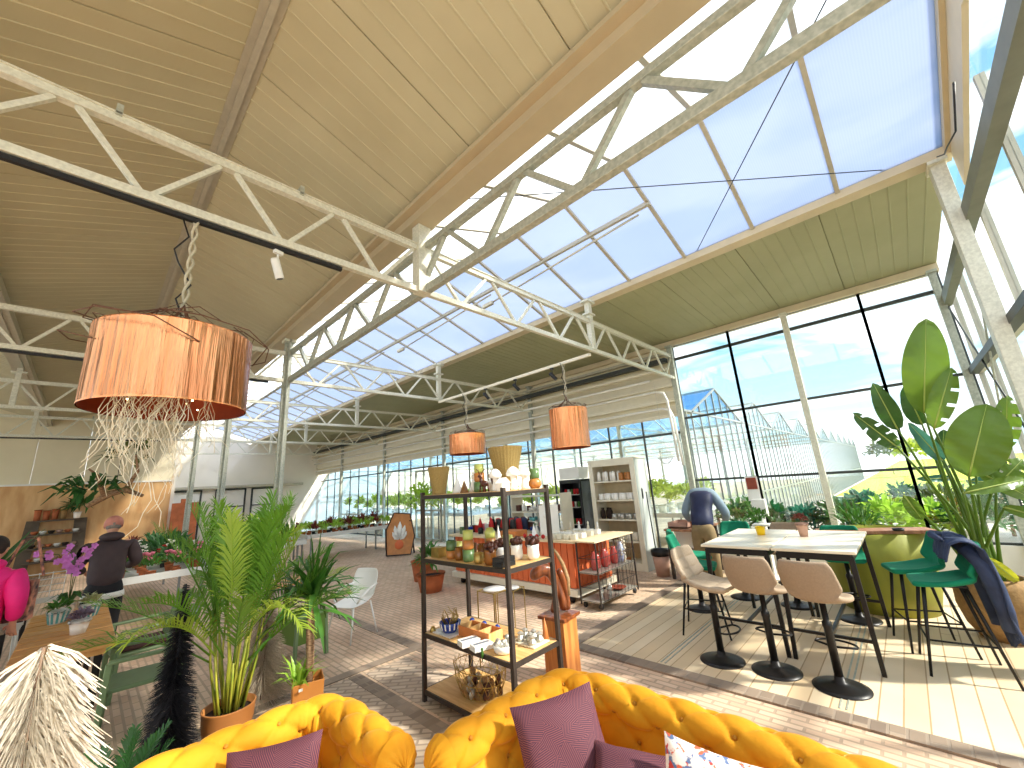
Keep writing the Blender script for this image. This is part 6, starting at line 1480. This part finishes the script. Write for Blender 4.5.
for g_ in range(4):
    for k in range(5):
        obj('post', MB().box((G0 + g_ * GP, 5.5 + 4.5 * k, EZ / 2), (.09, .09, EZ)), 'steel', t)
        obj('tie_truss', MB().bar((G0 + g_ * GP, 5.5 + 4.5 * k, EZ - .1), (G0 + (g_ + 1) * GP, 5.5 + 4.5 * k, EZ - .1), .05).bar((G0 + g_ * GP, 5.5 + 4.5 * k, EZ - .4), (G0 + (g_ + 1) * GP, 5.5 + 4.5 * k, EZ - .4), .05), 'steel', t)
obj('far_wall', MB().box((32, 25.2, 1.6), (45, .05, 3.3)), 'wall_white', t)
# plant benches inside the neighbouring greenhouse
def bench2(label, x0, x1, y0, y1, z): return bench_table(label, x0, x1, y0, y1, z)
labs = ['white bench of tall yellow-green plants in the next greenhouse, behind the cream bookcase', 'second white bench of plants in the next greenhouse, beyond the drinks cooler', 'third white bench of plants in the next greenhouse, beyond the rack', 'fourth white bench of plants in the next greenhouse, beyond the glass door', 'fifth white bench of plants, farthest in the next greenhouse']
mat('leaf_yellow', (178, 190, 70), .6, 0, .3, 3, transl=.35)
protoy = thing('bench_plant', '', 'potted plant', (11, 4.4, .8), 0, 'x'); obj('pot', pot_mb(.07, .09, .16, .006, 12), 'white_ceramic', protoy); obj('foliage', bush_mb(60, (0, 0, .3), (.13, .13, .28), .2, .07, up=.5), 'leaf_yellow', protoy)
first = True
for i in range(5):
    y0 = 4.2 + i * 4.2; bench2(labs[i], 10.3, 13.2, y0, y0 + 3.0, .85)
    for a in range(5):
        for c in range(4 if i else 5):
            loc = (10.6 + a * .6 + U(-.1, .1), y0 + .3 + c * (.62 if i == 0 else .75) + U(-.1, .1), .81)
            lab = ['potted yellow-green plant on the bench behind the bookcase', 'potted yellow-green plant on the bench beyond the cooler', 'potted yellow-green plant on the bench beyond the rack', 'potted yellow-green plant on the bench beyond the glass door', 'potted yellow-green plant on the farthest bench'][i]
            grp = 'greenhouse plants ' + ['behind the bookcase', 'beyond the cooler', 'beyond the rack', 'beyond the glass door', 'on the farthest bench'][i]; s_ = U(.8, 1.5)
            if first: protoy.location = loc; protoy['label'] = lab; protoy['group'] = grp; first = False
            else: dup(protoy, loc, U(0, 6), lab, grp, (s_, s_, s_))
# shrubs, tubs and trees outside the glass walls
def shrub(name, label, cat, loc, rad, n_, ll, lw, m_, group=None, trunk=0):
    t = thing(name, label, cat, loc, U(0, 6), group); obj('foliage', bush_mb(n_, (0, 0, trunk + rad[2] * .8), rad, ll, lw, up=.2), m_, t)
    obj('stem', MB().tube([(0, 0, 0), (.02, 0, trunk * .6 + .1), (0, 0, trunk + rad[2])], [.03 + trunk * .02, .025, .02], 6), 'bark', t); return t
SH = [(10.3, 2.9, .5, 'leaf', 'tall fresh green shrub outside the window just right of the corner post'), (10.2, 2.3, .42, 'leaf_dark', 'dark round shrub outside beside the fresh green one'), (10.4, 1.75, .38, 'leaf_teal', 'bluish shrub outside behind the dispenser stand'),
      (10.5, 1.1, .5, 'leaf_dark', 'dark shrub outside behind the middle window post'), (10.3, .45, .48, 'leaf_light', 'bright green shrub outside above the wooden ledge'), (10.6, -.1, .45, 'leaf_light', 'light green shrub outside left of the paddle leaves'),
      (10.4, -.7, .5, 'leaf_dark', 'dark shrub outside behind the paddle plant'), (12.2, .9, .5, 'leaf_teal', 'greyish shrub outside in the second row, behind the middle post'), (12.4, -.3, .55, 'leaf_olive', 'olive shrub outside in the second row, over the ledge'),
      (12.6, -1.6, .6, 'leaf_dark', 'large dark shrub outside in the second row, behind the plant stems'), (11.4, -1.9, .5, 'leaf', 'green shrub outside near the glazed corner'), (14.6, .2, .5, 'leaf_dark', 'low dark shrub in the third row outside'), (14.9, -1.4, .6, 'leaf_olive', 'low olive shrub in the third row outside')]
for x, y, r, m_, lab in SH: shrub('shrub', lab, 'shrub', (x, y, -.06), (r, r, r * .9), 230, .24, .09, m_, trunk=.35)
for k, (x, y) in enumerate(((11.3, .4), (13.4, -.9), (13.3, .4))): bench_table(['white plant bench outside, first behind the wooden ledge', 'white plant bench outside, behind the stems of the paddle plant', 'white plant bench outside, farthest of the three'][k], x - .4, x + .4, y - .9, y + .9, .5)
shrub('tree', 'round yellow leafy tree standing on the far field', 'tree', (60, -1.2, -.06), (1.9, 1.9, 1.3), 300, .7, .4, 'leaf_yellow', trunk=1.2)
shrub('tree', 'hazy green tree on the field near the end of the greenhouse gables', 'tree', (68, 1.4, -.06), (2.2, 2.2, 1.5), 240, .8, .45, 'leaf_olive', trunk=1.2)
for k, (x, y) in enumerate(((4.5, -9), (8.5, -10.5), (13, -9.5), (17, -8), (22, -9))): shrub('tree', 'leafy tree outside the glazed end wall, %s' % ['behind the wide column', 'second along the glass', 'third along the glass', 'beyond the glass corner', 'farthest along the field edge'][k], 'tree', (x, y, -.06), (1.9, 1.9, 1.8), 420, .6, .3, ['leaf_olive', 'leaf', 'leaf_dark'][k % 3], trunk=1.6)
shrub('shrub', 'low leafy hedge plant outside the end wall beside the jacket', 'shrub', (6.9, -2.0, -.06), (.9, .4, .35), 300, .2, .07, 'leaf_dark', trunk=.1)
SKY, SUN, EXPO = 0.92, 4.6, 1.12
SUNDIR = (-0.35, 0.78, -0.62)
# ------------------------------------------------------------------ sky, sun, camera
wd = bpy.data.worlds.new('sky'); SC.world = wd; wd.use_nodes = True
n = wd.node_tree.nodes; l = wd.node_tree.links; n.clear()
out = n.new('ShaderNodeOutputWorld'); bg = n.new('ShaderNodeBackground')
tc = n.new('ShaderNodeTexCoord'); mp = n.new('ShaderNodeMapping'); mp.inputs['Scale'].default_value = (1.2, 1.2, 5.0)
mp.inputs['Rotation'].default_value = (0.0, 0.1, 0.4)
l.new(tc.outputs['Generated'], mp.inputs[0])
nz = n.new('ShaderNodeTexNoise'); nz.inputs['Scale'].default_value = 2.2; nz.inputs['Detail'].default_value = 7; nz.inputs['Distortion'].default_value = 0.6
l.new(mp.outputs[0], nz.inputs['Vector'])
cr = n.new('ShaderNodeValToRGB'); cr.color_ramp.elements[0].position = 0.42; cr.color_ramp.elements[1].position = 0.56
l.new(nz.outputs['Fac'], cr.inputs[0])
sx = n.new('ShaderNodeSeparateXYZ'); l.new(tc.outputs['Generated'], sx.inputs[0])
gr = n.new('ShaderNodeValToRGB')
gr.color_ramp.elements[0].position = 0.0; gr.color_ramp.elements[0].color = (0.62, 0.82, 0.92, 1)
gr.color_ramp.elements[1].position = 0.7; gr.color_ramp.elements[1].color = (0.16, 0.37, 0.68, 1)
e = gr.color_ramp.elements.new(0.3); e.color = (0.24, 0.50, 0.66, 1)
l.new(sx.outputs['Z'], gr.inputs[0])
mx = n.new('ShaderNodeMix'); mx.data_type = 'RGBA'
l.new(cr.outputs[0], mx.inputs[0]); l.new(gr.outputs[0], mx.inputs[6]); mx.inputs[7].default_value = (1.12, 1.12, 1.12, 1)
l.new(mx.outputs[2], bg.inputs[0]); bg.inputs[1].default_value = SKY
l.new(bg.outputs[0], out.inputs[0])
sl = bpy.data.lights.new('sun', 'SUN'); sl.energy = SUN; sl.angle = radians(3.5); sl.color = (1.0, 0.94, 0.84)
so = bpy.data.objects.new('sun', sl); COL.objects.link(so)
so.rotation_euler = Vector(SUNDIR).to_track_quat('-Z', 'Y').to_euler()

cam = bpy.data.cameras.new('camera'); co = bpy.data.objects.new('camera', cam); COL.objects.link(co)
yaw, pitch, roll = radians(46.65), radians(14.13), radians(-3.91)
fw = Vector((sin(yaw) * cos(pitch), cos(yaw) * cos(pitch), sin(pitch)))
r0 = Vector((cos(yaw), -sin(yaw), 0)); u0 = r0.cross(fw)
rr = r0 * cos(roll) + u0 * sin(roll); uu = -r0 * sin(roll) + u0 * cos(roll)
M = Matrix((rr, uu, -fw)).transposed().to_4x4(); M.translation = CAMP
co.matrix_world = M
cam.sensor_width = 36; cam.lens = 397.9 / 1024 * 36; cam.clip_start = 0.02; cam.clip_end = 2000
SC.camera = co
SC.view_settings.view_transform = 'Standard'; SC.view_settings.look = 'None'
SC.view_settings.gamma = 1; SC.view_settings.use_curve_mapping = False
SC.view_settings.exposure = EXPO
cy = SC.cycles
cy.max_bounces = 10; cy.diffuse_bounces = 5; cy.glossy_bounces = 4; cy.transmission_bounces = 6; cy.transparent_max_bounces = 32
cy.sample_clamp_indirect = 6.0
cy.caustics_reflective = False; cy.caustics_refractive = False
